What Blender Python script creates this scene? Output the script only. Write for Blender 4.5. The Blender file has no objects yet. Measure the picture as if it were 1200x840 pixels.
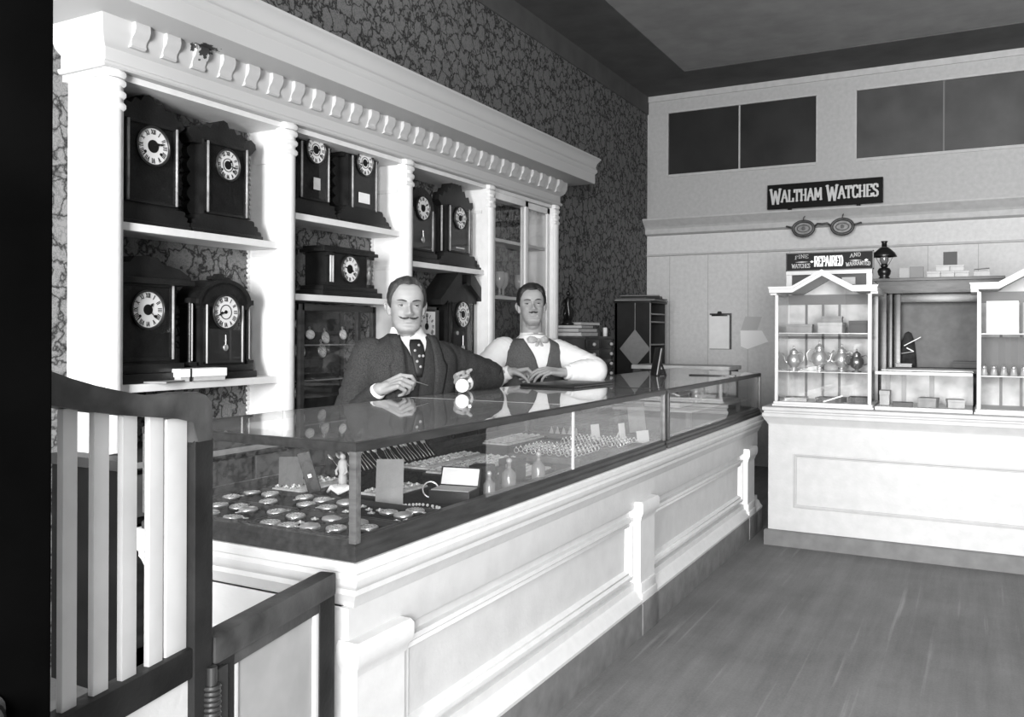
import bpy, bmesh, math, random
import numpy as np
from mathutils import Vector, Matrix, noise as mnoise
random.seed(7)
SC = bpy.context.scene
COL = SC.collection
PI = math.pi
R = math.radians

# ------------------------------------------------------------------ materials
MATS = {}
def mat(name, v, rough=.6, spec=.5, var=0.0, scale=8.0, bump=0.0, bscale=60.0, metal=0.0, stretch=None, coat=0.0):
    """plain grey procedural material; var = lightness variation by noise, bump = fine relief"""
    if name in MATS: return MATS[name]
    m = bpy.data.materials.new(name); m.use_nodes = True
    nt = m.node_tree; b = nt.nodes['Principled BSDF']
    b.inputs['Base Color'].default_value = (v, v, v, 1)
    b.inputs['Roughness'].default_value = rough
    b.inputs['Specular IOR Level'].default_value = spec
    b.inputs['Metallic'].default_value = metal
    b.inputs['Coat Weight'].default_value = coat
    if var or bump:
        tc = nt.nodes.new('ShaderNodeTexCoord'); mp = nt.nodes.new('ShaderNodeMapping')
        nt.links.new(tc.outputs['Object'], mp.inputs['Vector'])
        if stretch: mp.inputs['Scale'].default_value = stretch
    if var:
        n = nt.nodes.new('ShaderNodeTexNoise'); n.inputs['Scale'].default_value = scale; n.inputs['Detail'].default_value = 6
        r = nt.nodes.new('ShaderNodeMapRange')
        r.inputs['From Min'].default_value = .3; r.inputs['From Max'].default_value = .7
        r.inputs['To Min'].default_value = max(0, v*(1-var)); r.inputs['To Max'].default_value = v*(1+var)
        nt.links.new(mp.outputs[0], n.inputs['Vector']); nt.links.new(n.outputs['Fac'], r.inputs['Value'])
        nt.links.new(r.outputs[0], b.inputs['Base Color'])
    if bump:
        n2 = nt.nodes.new('ShaderNodeTexNoise'); n2.inputs['Scale'].default_value = bscale; n2.inputs['Detail'].default_value = 4
        bp = nt.nodes.new('ShaderNodeBump'); bp.inputs['Strength'].default_value = bump; bp.inputs['Distance'].default_value = .01
        nt.links.new(mp.outputs[0], n2.inputs['Vector']); nt.links.new(n2.outputs['Fac'], bp.inputs['Height'])
        nt.links.new(bp.outputs[0], b.inputs['Normal'])
    MATS[name] = m
    return m

def glass_mat(name, tint=.96, dust_glare=.02, ior=1.5):
    m = bpy.data.materials.new(name); m.use_nodes = True
    nt = m.node_tree; nt.nodes.clear()
    o = nt.nodes.new('ShaderNodeOutputMaterial')
    tr = nt.nodes.new('ShaderNodeBsdfTransparent'); tr.inputs[0].default_value = (tint, tint, tint, 1)
    gl = nt.nodes.new('ShaderNodeBsdfGlossy'); gl.inputs['Roughness'].default_value = 0.0
    gl.inputs[0].default_value = (1, 1, 1, 1)
    df = nt.nodes.new('ShaderNodeBsdfDiffuse'); df.inputs[0].default_value = (.8, .8, .8, 1)
    fr = nt.nodes.new('ShaderNodeFresnel'); ge = nt.nodes.new('ShaderNodeNewGeometry')
    io = nt.nodes.new('ShaderNodeMapRange'); io.inputs['To Min'].default_value = ior; io.inputs['To Max'].default_value = 1/ior
    nt.links.new(ge.outputs['Backfacing'], io.inputs['Value']); nt.links.new(io.outputs[0], fr.inputs['IOR'])
    m1 = nt.nodes.new('ShaderNodeMixShader'); m2 = nt.nodes.new('ShaderNodeMixShader')
    m2.inputs[0].default_value = dust_glare
    nt.links.new(fr.outputs[0], m1.inputs[0]); nt.links.new(tr.outputs[0], m1.inputs[1]); nt.links.new(gl.outputs[0], m1.inputs[2])
    nt.links.new(m1.outputs[0], m2.inputs[1]); nt.links.new(df.outputs[0], m2.inputs[2])
    nt.links.new(m2.outputs[0], o.inputs[0])
    return m

def nodes_of(name, rough=.8):
    m = bpy.data.materials.new(name); m.use_nodes = True
    b = m.node_tree.nodes['Principled BSDF']; b.inputs['Roughness'].default_value = rough
    b.inputs['Specular IOR Level'].default_value = .2
    return m, m.node_tree, b

def wallpaper_mat():
    m, nt, b = nodes_of('damask_wallpaper', .85)
    N, L = nt.nodes.new, nt.links.new
    tc = N('ShaderNodeTexCoord')
    nz = N('ShaderNodeTexNoise'); nz.inputs['Scale'].default_value = 20; nz.inputs['Detail'].default_value = 6
    L(tc.outputs['Object'], nz.inputs['Vector'])
    mx = N('ShaderNodeVectorMath'); mx.operation = 'MULTIPLY_ADD'
    mx.inputs[1].default_value = (.13, .13, .13)
    L(nz.outputs['Color'], mx.inputs[0]); L(tc.outputs['Object'], mx.inputs[2])
    vo = N('ShaderNodeTexVoronoi'); vo.feature = 'DISTANCE_TO_EDGE'; vo.inputs['Scale'].default_value = 11.5
    L(mx.outputs[0], vo.inputs['Vector'])
    rp = N('ShaderNodeMapRange'); rp.inputs['From Min'].default_value = .0; rp.inputs['From Max'].default_value = .11
    L(vo.outputs['Distance'], rp.inputs['Value'])
    # veins inside each leaf
    v2 = N('ShaderNodeTexVoronoi'); v2.feature = 'DISTANCE_TO_EDGE'; v2.inputs['Scale'].default_value = 46
    L(mx.outputs[0], v2.inputs['Vector'])
    r2 = N('ShaderNodeMapRange'); r2.inputs['From Min'].default_value = 0; r2.inputs['From Max'].default_value = .12
    r2.inputs['To Min'].default_value = .60; r2.inputs['To Max'].default_value = 1.0
    L(v2.outputs['Distance'], r2.inputs['Value'])
    mu = N('ShaderNodeMath'); mu.operation = 'MULTIPLY'; L(rp.outputs[0], mu.inputs[0]); L(r2.outputs[0], mu.inputs[1])
    fin = N('ShaderNodeMapRange'); fin.inputs['To Min'].default_value = .012; fin.inputs['To Max'].default_value = .185
    L(mu.outputs[0], fin.inputs['Value']); L(fin.outputs[0], b.inputs['Base Color'])
    return m

def floor_mat():
    m, nt, b = nodes_of('worn_floor', .6)
    N, L = nt.nodes.new, nt.links.new
    b.inputs['Specular IOR Level'].default_value = .35
    tc = N('ShaderNodeTexCoord')
    mp = N('ShaderNodeMapping'); mp.inputs['Scale'].default_value = (9, .55, 1); mp.inputs['Rotation'].default_value = (0, 0, R(-4))
    L(tc.outputs['Object'], mp.inputs['Vector'])
    n1 = N('ShaderNodeTexNoise'); n1.inputs['Scale'].default_value = 1.6; n1.inputs['Detail'].default_value = 8; n1.inputs['Roughness'].default_value = .7
    L(mp.outputs[0], n1.inputs['Vector'])
    n2 = N('ShaderNodeTexNoise'); n2.inputs['Scale'].default_value = 2.2; n2.inputs['Detail'].default_value = 9; n2.inputs['Roughness'].default_value = .72
    L(tc.outputs['Object'], n2.inputs['Vector'])
    n3 = N('ShaderNodeTexNoise'); n3.inputs['Scale'].default_value = 120; n3.inputs['Detail'].default_value = 3
    L(tc.outputs['Object'], n3.inputs['Vector'])
    # pale scuffs along the boards
    mp2 = N('ShaderNodeMapping'); mp2.inputs['Scale'].default_value = (30, .8, 1); mp2.inputs['Rotation'].default_value = (0, 0, R(-7))
    L(tc.outputs['Object'], mp2.inputs['Vector'])
    n4 = N('ShaderNodeTexNoise'); n4.inputs['Scale'].default_value = 1.0; n4.inputs['Detail'].default_value = 5
    L(mp2.outputs[0], n4.inputs['Vector'])
    r4 = N('ShaderNodeMapRange'); r4.inputs['From Min'].default_value = .62; r4.inputs['From Max'].default_value = .78; r4.inputs['To Max'].default_value = .11
    L(n4.outputs['Fac'], r4.inputs['Value'])
    a1 = N('ShaderNodeMath'); a1.operation = 'ADD'; L(n1.outputs['Fac'], a1.inputs[0]); L(n2.outputs['Fac'], a1.inputs[1])
    a2 = N('ShaderNodeMath'); a2.operation = 'MULTIPLY_ADD'; a2.inputs[1].default_value = .5; L(n3.outputs['Fac'], a2.inputs[0]); L(a1.outputs[0], a2.inputs[2])
    r1 = N('ShaderNodeMapRange'); r1.inputs['From Min'].default_value = .85; r1.inputs['From Max'].default_value = 1.65
    r1.inputs['To Min'].default_value = .085; r1.inputs['To Max'].default_value = .20
    L(a2.outputs[0], r1.inputs['Value'])
    a3 = N('ShaderNodeMath'); a3.operation = 'ADD'; L(r1.outputs[0], a3.inputs[0]); L(r4.outputs[0], a3.inputs[1])
    L(a3.outputs[0], b.inputs['Base Color'])
    return m

def board_wall_mat(name, v, pitch, zmax, vup=None, zup=2.2):
    """painted boards with thin dark vertical seams below zmax"""
    m, nt, b = nodes_of(name, .7)
    N, L = nt.nodes.new, nt.links.new
    tc = N('ShaderNodeTexCoord'); sp = N('ShaderNodeSeparateXYZ'); L(tc.outputs['Object'], sp.inputs[0])
    d = N('ShaderNodeMath'); d.operation = 'DIVIDE'; d.inputs[1].default_value = pitch; L(sp.outputs['X'], d.inputs[0])
    fr = N('ShaderNodeMath'); fr.operation = 'FRACT'; L(d.outputs[0], fr.inputs[0])
    lt = N('ShaderNodeMath'); lt.operation = 'LESS_THAN'; lt.inputs[1].default_value = .012; L(fr.outputs[0], lt.inputs[0])
    lz = N('ShaderNodeMath'); lz.operation = 'LESS_THAN'; lz.inputs[1].default_value = zmax; L(sp.outputs['Z'], lz.inputs[0])
    mm = N('ShaderNodeMath'); mm.operation = 'MULTIPLY'; L(lt.outputs[0], mm.inputs[0]); L(lz.outputs[0], mm.inputs[1])
    n = N('ShaderNodeTexNoise'); n.inputs['Scale'].default_value = 30; n.inputs['Detail'].default_value = 6; L(tc.outputs['Object'], n.inputs['Vector'])
    r = N('ShaderNodeMapRange'); r.inputs['From Min'].default_value = .3; r.inputs['From Max'].default_value = .7
    r.inputs['To Min'].default_value = v*.92; r.inputs['To Max'].default_value = v*1.06; L(n.outputs['Fac'], r.inputs['Value'])
    mi = N('ShaderNodeMix'); mi.data_type = 'FLOAT'
    L(mm.outputs[0], mi.inputs[0]); L(r.outputs[0], mi.inputs[2]); mi.inputs[3].default_value = v*.6
    up = N('ShaderNodeMath'); up.operation = 'GREATER_THAN'; up.inputs[1].default_value = zup; L(sp.outputs['Z'], up.inputs[0])   # weaker light on the upper wall is put into a darker colour
    k = N('ShaderNodeMapRange'); k.inputs['To Min'].default_value = 1.0; k.inputs['To Max'].default_value = (vup or v)/v; L(up.outputs[0], k.inputs['Value'])
    fm = N('ShaderNodeMath'); fm.operation = 'MULTIPLY'; L(mi.outputs[0], fm.inputs[0]); L(k.outputs[0], fm.inputs[1])
    L(fm.outputs[0], b.inputs['Base Color'])
    return m

def cornice_mat(v, spot):
    """white paint with one dark ragged stain (a chip in the paint) at a fixed spot"""
    m, nt, b = nodes_of('cornice_paint', .5)
    N, L = nt.nodes.new, nt.links.new
    tc = N('ShaderNodeTexCoord')
    nz = N('ShaderNodeTexNoise'); nz.inputs['Scale'].default_value = 60; nz.inputs['Detail'].default_value = 4; L(tc.outputs['Object'], nz.inputs['Vector'])
    di = N('ShaderNodeVectorMath'); di.operation = 'DISTANCE'; di.inputs[1].default_value = spot; L(tc.outputs['Object'], di.inputs[0])
    su = N('ShaderNodeMath'); su.operation = 'MULTIPLY_ADD'; su.inputs[1].default_value = .10; L(nz.outputs['Fac'], su.inputs[0]); L(di.outputs['Value'], su.inputs[2])
    lt = N('ShaderNodeMath'); lt.operation = 'LESS_THAN'; lt.inputs[1].default_value = .098; L(su.outputs[0], lt.inputs[0])
    mi = N('ShaderNodeMix'); mi.data_type = 'FLOAT'; mi.inputs[2].default_value = v; mi.inputs[3].default_value = .05
    L(lt.outputs[0], mi.inputs[0]); L(mi.outputs[0], b.inputs['Base Color'])
    return m

def tweed_mat(name, v, scale=260, amp=.5):
    m, nt, b = nodes_of(name, .95)
    N, L = nt.nodes.new, nt.links.new
    tc = N('ShaderNodeTexCoord')
    n = N('ShaderNodeTexNoise'); n.inputs['Scale'].default_value = scale; n.inputs['Detail'].default_value = 2; L(tc.outputs['Object'], n.inputs['Vector'])
    n2 = N('ShaderNodeTexNoise'); n2.inputs['Scale'].default_value = 14; n2.inputs['Detail'].default_value = 3; L(tc.outputs['Object'], n2.inputs['Vector'])
    r = N('ShaderNodeMapRange'); r.inputs['From Min'].default_value = .3; r.inputs['From Max'].default_value = .7
    r.inputs['To Min'].default_value = v*(1-amp); r.inputs['To Max'].default_value = v*(1+amp); L(n.outputs['Fac'], r.inputs['Value'])
    L(r.outputs[0], b.inputs['Base Color'])
    bp = N('ShaderNodeBump'); bp.inputs['Strength'].default_value = .5; bp.inputs['Distance'].default_value = .02
    L(n2.outputs['Fac'], bp.inputs['Height']); L(bp.outputs[0], b.inputs['Normal'])
    return m

WHITE = mat('white_paint', .72, .5, .4, .04, 22, .08, 90)
WHITE2 = mat('off_white_paint', .66, .55, .35, .05, 14, .08, 70)
GREYBASE = mat('grey_baseboard_paint', .17, .6, .3, .2, 14, .1, 80)
DARKWOOD = mat('dark_varnished_wood', .022, .32, .5, .45, 6, .05, 40, stretch=(1, 1, 8))
CLOCKWOOD = mat('ebonised_clock_wood', .011, .38, .4, .4, 18, .15, 120)
CASEWOOD = mat('case_walnut', .040, .42, .5, .4, 9, .08, 60, stretch=(6, 1, 6))
CASEWOOD2 = mat('case_walnut_worn', .13, .4, .45, .35, 9, .08, 60, stretch=(1, 8, 8))
MIDWOOD = mat('mid_brown_wood', .075, .45, .4, .4, 9, .1, 50, stretch=(1, 6, 6))
GATEWOOD = mat('gate_wood_worn', .020, .5, .3, .6, 7, .15, 60)
BLACKDOOR = mat('black_door_varnish', .0008, .8, .0, .3, 6)
GLASS = glass_mat('case_glass', .97, .006)
GLASST = glass_mat('case_top_glass', .97, .09)  # large diffuse share stands in for the grey reflection on the top
GLASSF = glass_mat('case_front_glass', .97, .008)
GLASSC = glass_mat('clock_glass', .95, .0, 1.3)
DARKGLASS = mat('dark_transom_glass', .022, .4, .25, .3, 3)
VELVET = mat('dark_velvet', .012, .95, .1, .3, 30)
SILVER = mat('polished_silver', .92, .30, .5, metal=.92)
SILVERD = mat('dull_silver', .62, .38, .5, metal=.8)
BRASS = mat('pale_brass', .5, .3, .5, metal=1.0)
DIAL = mat('dial_paper', .78, .5, .3)
INK = mat('black_ink', .008, .5, .3)
PAPER = mat('white_paper', .82, .8, .2, .04, 20)
PAPERG = mat('grey_card', .26, .8, .2, .08, 30)
PAPERM = mat('pale_card', .48, .8, .2, .08, 30)
BOXCARD = mat('pale_cardboard', .42, .8, .2, .1, 20)
SKIN = mat('skin', .34, .5, .4, .07, 30, .06, 220)
LIPS = mat('lips', .28, .45, .4)
HAIR1 = mat('dark_brown_hair', .035, .42, .5, .5, 60, .5, 120, stretch=(1, 6, 1))
HAIR2 = mat('black_hair', .012, .42, .5, .5, 60, .4, 120, stretch=(1, 6, 1))
EYEW = mat('eye_white', .36, .25, .5)
IRIS = mat('iris', .025, .2, .5)
LINEN = mat('white_linen', .84, .85, .2, .02, 40, .2, 40)
WALLP = wallpaper_mat()

# ------------------------------------------------------------------ mesh builder
class MB:
    def __init__(self): self.bm = bmesh.new()
    def _face(self, vs):
        try: return self.bm.faces.new(vs)
        except ValueError: return None
    def box(self, x0, y0, z0, x1, y1, z1, bev=0.0, M=None):
        if x1 < x0: x0, x1 = x1, x0
        if y1 < y0: y0, y1 = y1, y0
        if z1 < z0: z0, z1 = z1, z0
        P = [(x0,y0,z0),(x1,y0,z0),(x1,y1,z0),(x0,y1,z0),(x0,y0,z1),(x1,y0,z1),(x1,y1,z1),(x0,y1,z1)]
        vs = [self.bm.verts.new(M @ Vector(p) if M else p) for p in P]
        fs = [self._face([vs[i] for i in f]) for f in ((0,3,2,1),(4,5,6,7),(0,1,5,4),(1,2,6,5),(2,3,7,6),(3,0,4,7))]
        if bev > 0:
            ed = list({e for f in fs for e in f.edges})
            bmesh.ops.bevel(self.bm, geom=ed, offset=bev, segments=2, profile=.6, affect='EDGES')
        return self
    def prism(self, pts, axis, a0, a1, M=None):
        """extrude polygon pts (2D) along axis 'x','y','z' from a0 to a1; the 2D pair is the other two axes in order"""
        def P(p, a):
            q = {'x': (a, p[0], p[1]), 'y': (p[0], a, p[1]), 'z': (p[0], p[1], a)}[axis]
            return M @ Vector(q) if M else q
        lo = [self.bm.verts.new(P(p, a0)) for p in pts]; hi = [self.bm.verts.new(P(p, a1)) for p in pts]
        n = len(pts)
        self._face(lo[::-1]); self._face(hi)
        for i in range(n): self._face([lo[i], lo[(i+1) % n], hi[(i+1) % n], hi[i]])
        return self
    def lathe(self, prof, c=(0,0,0), seg=24, M=None, sx=1.0, sy=1.0):
        """prof = [(r,z)] revolved about z through c"""
        rings = []
        for r, z in prof:
            if r < 1e-6:
                p = Vector((0, 0, z)); p = (M @ p) if M else p
                rings.append([self.bm.verts.new(p + Vector(c))])
            else:
                rg = []
                for i in range(seg):
                    a = 2*PI*i/seg
                    p = Vector((r*math.cos(a)*sx, r*math.sin(a)*sy, z)); p = (M @ p) if M else p
                    rg.append(self.bm.verts.new(p + Vector(c)))
                rings.append(rg)
        for A, B in zip(rings, rings[1:]):
            for i in range(seg):
                j = (i+1) % seg
                if len(A) == 1 and len(B) == 1: continue
                if len(A) == 1: self._face([A[0], B[j], B[i]])
                elif len(B) == 1: self._face([A[i], A[j], B[0]])
                else: self._face([A[i], A[j], B[j], B[i]])
        if prof[0] == prof[-1]:      # a closed section (ring): no end caps
            bmesh.ops.remove_doubles(self.bm, verts=rings[0]+rings[-1], dist=1e-6); return self
        if len(rings[0]) > 1: self._face(rings[0][::-1])
        if len(rings[-1]) > 1: self._face(rings[-1])
        return self
    def tube(self, pts, r, seg=10, cap=True, flat=None, closed=False):
        """tube along 3D points; r number or list; flat=(sx,sy) squashes the section"""
        pts = [Vector(p) for p in pts]; n = len(pts)
        rr = r if isinstance(r, (list, tuple)) else [r]*n
        tan = []
        for i in range(n):
            if closed: t = pts[(i+1) % n]-pts[i-1]
            else: t = pts[min(i+1, n-1)]-pts[max(i-1, 0)]
            tan.append(t.normalized() if t.length > 1e-9 else Vector((0,0,1)))
        up = Vector((0,0,1)) if abs(tan[0].z) < .9 else Vector((0,1,0))
        u = tan[0].cross(up).normalized(); rings = []
        for i in range(n):
            u = (u - tan[i]*u.dot(tan[i])).normalized(); v = tan[i].cross(u)
            fx, fy = flat if flat else (1, 1)
            rings.append([self.bm.verts.new(pts[i] + u*(rr[i]*fx*math.cos(2*PI*k/seg)) + v*(rr[i]*fy*math.sin(2*PI*k/seg))) for k in range(seg)])
        m = n if closed else n-1
        for i in range(m):
            A, B = rings[i], rings[(i+1) % n]
            for k in range(seg): self._face([A[k], A[(k+1) % seg], B[(k+1) % seg], B[k]])
        if cap and not closed:
            self._face(rings[0][::-1]); self._face(rings[-1])
        return self
    def ball(self, c, r, seg=16, rings=10, s=(1,1,1), M=None):
        prof = [(max(0, r*math.sin(PI*i/rings)), -r*math.cos(PI*i/rings)) for i in range(rings+1)]
        prof[0] = (0, -r); prof[-1] = (0, r)
        S = Matrix.Diagonal((s[0], s[1], s[2])).to_3x3()
        if M: S = M.to_3x3() @ S
        return self.lathe(prof, c, seg, S)
    def capsule(self, a, b, ra, rb, seg=14):
        a, b = Vector(a), Vector(b); d = (b-a); L = d.length; d = d/L if L > 1e-9 else Vector((0,0,1))
        pts, rr = [], []
        for i in range(5):
            t = PI/2*(1-i/4.0); pts.append(a - d*ra*math.sin(t)); rr.append(max(ra*math.cos(t), 1e-4))
        for i in range(5):
            t = PI/2*i/4.0; pts.append(b + d*rb*math.sin(t)); rr.append(max(rb*math.cos(t), 1e-4))
        return self.tube(pts, rr, seg)
    def sweep(self, path, prof, fn, closed=False):
        """mitred moulding: path 2D points, prof [(off, w)] with off to the right of travel; fn(u,v,w) -> xyz"""
        n = len(path); P = [Vector(p) for p in path]; rings = []
        for i in range(n):
            d0 = (P[i]-P[i-1]).normalized() if (closed or i > 0) else (P[1]-P[0]).normalized()
            d1 = (P[(i+1) % n]-P[i]).normalized() if (closed or i < n-1) else d0
            n0 = Vector((d0.y, -d0.x)); n1 = Vector((d1.y, -d1.x))
            m = (n0+n1); m = m/max(m.dot(n0), 1e-6) if m.length > 1e-6 else n0
            rings.append([self.bm.verts.new(fn(P[i].x+m.x*o, P[i].y+m.y*o, w)) for o, w in prof])
        k = len(prof)
        for i in range(n if closed else n-1):
            A, B = rings[i], rings[(i+1) % n]
            for j in range(k): self._face([A[j], A[(j+1) % k], B[(j+1) % k], B[j]])
        if not closed:
            self._face(rings[0][::-1]); self._face(rings[-1])
        return self
    def build(self, name, m, parent=None, smooth=None, loc=None):
        bmesh.ops.recalc_face_normals(self.bm, faces=self.bm.faces[:])
        me = bpy.data.meshes.new(name); self.bm.to_mesh(me); self.bm.free()
        for mm in (m if isinstance(m, (list, tuple)) else [m]): me.materials.append(mm)
        o = bpy.data.objects.new(name, me); COL.objects.link(o)
        if loc: o.location = loc
        if parent: o.parent = parent
        if smooth is not None:
            for p in me.polygons: p.use_smooth = True
            if smooth < 3.1:
                try: me.set_sharp_from_angle(angle=smooth)
                except Exception: pass
        return o

SM = R(38)
def tag(o, label=None, cat=None, group=None, kind=None):
    if label: o['label'] = label
    if cat: o['category'] = cat
    if group: o['group'] = group
    if kind: o['kind'] = kind
    return o
def thing(name, label, cat, loc=(0,0,0), rz=0.0, group=None):
    o = bpy.data.objects.new(name, None); COL.objects.link(o)
    o.location = loc; o.rotation_euler = (0, 0, rz); o.empty_display_size = .05
    return tag(o, label, cat, group)
def struct(o): o['kind'] = 'structure'; return o
def copy_tree(o, parent=None):
    c = o.copy(); COL.objects.link(c)
    if parent: c.parent = parent
    for ch in list(o.children): copy_tree(ch, c)
    return c
def dup(root, loc, rz=None, label=None, group=None):
    c = copy_tree(root); c.location = loc
    if rz is not None: c.rotation_euler = (0, 0, rz)
    if label: c['label'] = label
    if group: c['group'] = group
    return c
IDW = lambda u, v, w: (u, v, w)

# ------------------------------------------------------------------ lettering from strokes (slab-serif capitals)
GL = {
 'A': (.9, [[(.05,0),(.45,1),(.85,0)], [(.2,.36),(.7,.36)]], [(.05,0),(.85,0)]),
 'B': (.8, [[(.15,0),(.15,1),(.55,1),(.68,.88),(.68,.64),(.55,.52),(.15,.52)], [(.55,.52),(.74,.4),(.74,.12),(.58,0),(.15,0)]], []),
 'C': (.8, [[(.74,.78),(.68,.95),(.5,1),(.3,1),(.14,.85),(.1,.5),(.14,.15),(.3,0),(.5,0),(.68,.06),(.74,.24)]], []),
 'D': (.85, [[(.15,0),(.15,1),(.5,1),(.7,.82),(.76,.5),(.7,.18),(.5,0),(.15,0)]], []),
 'E': (.75, [[(.7,.8),(.7,1),(.15,1),(.15,0),(.7,0),(.7,.22)], [(.15,.52),(.52,.52)]], []),
 'F': (.72, [[(.68,.8),(.68,1),(.15,1),(.15,0)], [(.15,.52),(.52,.52)]], [(.15,0)]),
 'H': (.9, [[(.15,0),(.15,1)], [(.75,0),(.75,1)], [(.15,.5),(.75,.5)]], [(.15,0),(.15,1),(.75,0),(.75,1)]),
 'I': (.4, [[(.2,0),(.2,1)]], [(.2,0),(.2,1)]),
 'L': (.75, [[(.15,1),(.15,0),(.7,0),(.7,.25)]], [(.15,1)]),
 'M': (1.05, [[(.12,0),(.15,1),(.52,.25),(.9,1),(.93,0)]], [(.12,0),(.93,0)]),
 'N': (.9, [[(.15,0),(.15,1),(.75,0),(.75,1)]], [(.15,0),(.75,1)]),
 'P': (.8, [[(.15,0),(.15,1),(.58,1),(.74,.86),(.74,.6),(.58,.46),(.15,.46)]], [(.15,0)]),
 'R': (.85, [[(.15,0),(.15,1),(.55,1),(.72,.87),(.72,.62),(.55,.5),(.15,.5)], [(.5,.5),(.78,0)]], [(.15,0),(.78,0)]),
 'S': (.75, [[(.66,.78),(.62,.95),(.45,1),(.28,1),(.12,.88),(.12,.66),(.26,.56),(.52,.46),(.66,.34),(.66,.12),(.5,0),(.28,0),(.12,.06),(.08,.24)]], []),
 'T': (.8, [[(.05,.8),(.05,1),(.75,1),(.75,.8)], [(.4,0),(.4,1)]], [(.4,0)]),
 'W': (1.2, [[(.08,1),(.33,0),(.6,.85),(.87,0),(1.12,1)]], [(.08,1),(1.12,1)]),
}
def letters(mb, text, x, z, h, y, fn=None, sw=.13, gap=.1, wsc=.7, width=None, caps=None, arc=0.0):
    """strokes of text from x rightwards in the xz plane at depth y (facing -y). width: fit to it. caps: indexes of taller letters"""
    adv = []
    for i, ch in enumerate(text):
        k = 1.3 if caps and i in caps else 1.0
        adv.append((.45 if ch == ' ' else GL[ch][0]*k) + gap)
    tot = sum(adv)
    if width: wsc = width/(tot*h)
    cx = x; lay = 0
    for i, ch in enumerate(text):
        k = 1.3 if caps and i in caps else 1.0
        if ch != ' ':
            w, strokes, serifs = GL[ch]
            off = arc*(1-(2*(cx-x)/(tot*h*wsc)-1)**2)
            def T(p): return Vector((cx + p[0]*k*h*wsc, z + off + (p[1]*k-(k-1)*.45)*h))
            for s in strokes:
                for a, b in zip(s, s[1:]):
                    a, b = T(a), T(b); d = (b-a).normalized(); nn = Vector((-d.y, d.x))
                    vert = abs(d.y); t = sw*h*(.5 if vert > .4 else .3)*(1.15 if k > 1 else 1)
                    q = [a-nn*t-d*t*.6, b-nn*t+d*t*.6, b+nn*t+d*t*.6, a+nn*t-d*t*.6]
                    lay += 1; mb.prism([(p.x, p.y) for p in q], 'y', y-.002-.00012*(lay % 9), y+.001)
            for s in serifs:
                p = T(s); ww = .13*h*wsc*1.6*k; hh = .045*h; dz = hh if s[1] < .5 else -hh
                mb.prism([(p.x-ww, p.y-hh*.2), (p.x+ww, p.y-hh*.2), (p.x+ww, p.y+dz*1.3), (p.x-ww, p.y+dz*1.3)], 'y', y-.0034, y+.001)
        cx += adv[i]*h*wsc
# ================================================================== THE ROOM
XW, YW, ZC, XR, YF = -2.83, 8.0, 3.50, 1.60, -1.9
CEIL = mat('ceiling_paint', .30, .8, .2, .12, 5)
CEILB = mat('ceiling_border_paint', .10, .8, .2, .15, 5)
BACKW = board_wall_mat('back_wall_boards', .63, .372, 1.95, .44)
TRIMW = mat('back_wall_trim_paint', .47, .65, .3, .08, 20)
struct(MB().box(XW-.1, YF-.1, -.1, XR+.1, YW+.1, 0).build('floor', floor_mat()))
struct(MB().box(XW-.1, YF-.1, ZC, XR+.1, YW+.1, ZC+.1).build('ceiling', CEIL))
struct(MB().box(XW-.1, YF, 0, XW, YW, ZC).build('wall_left', WALLP))
struct(MB().box(XR, YF, 0, XR+.1, YW, ZC).build('wall_right', WALLP))
T1 = (-2.624, -1.262); T2 = (-.934, .44); TZ = (2.722, 3.32)
w = MB()
w.box(XW-.1, YW, 0, XR+.1, YW+.1, TZ[0]); w.box(XW-.1, YW, TZ[1], XR+.1, YW+.1, ZC)
for a, b in ((XW-.1, T1[0]), (T1[1], T2[0]), (T2[1], XR+.1)): w.box(a, YW, TZ[0], b, YW+.1, TZ[1])
struct(w.build('wall_back', BACKW))
w = MB()
w.box(XW-.1, YF-.1, 0, XR+.1, YF, .7); w.box(XW-.1, YF-.1, 2.7, XR+.1, YF, ZC)
w.box(XW-.1, YF-.1, .7, -1.25, YF, 2.7); w.box(-.05, YF-.1, .7, .65, YF, 2.7)
struct(w.build('wall_front', WHITE2))
DG2 = mat('transom_reflection_grey', .06, .45, .25, .3, 3)  # second window: reflection put into a greyer pane colour
for k, ((a, b), mm, mx) in enumerate(((T1, DARKGLASS, -1.946), (T2, DG2, -.255))):
    t = thing('window_%d' % (k+1), None, None, (0, 0, 0)); struct(t)
    f = MB()
    f.box(a, YW-.012, TZ[0]-.02, b, YW+.02, TZ[0]+.004); f.box(a, YW-.004, TZ[1]-.004, b, YW+.02, TZ[1]+.012)
    f.box(a-.012, YW-.004, TZ[0], a+.004, YW+.02, TZ[1]); f.box(b-.004, YW-.004, TZ[0], b+.012, YW+.02, TZ[1])
    struct(f.build('window_frame', TRIMW, t))
    struct(MB().box(a, YW+.03, TZ[0], mx-.006, YW+.04, TZ[1]).build('pane', mm, t))
    struct(MB().box(mx+.006, YW+.03, TZ[0], b, YW+.04, TZ[1]).build('pane', mm, t))
    struct(MB().box(mx-.007, YW+.015, TZ[0], mx+.007, YW+.045, TZ[1]).build('mullion', TRIMW if k == 0 else mat('grey_mullion', .14), t))
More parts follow.
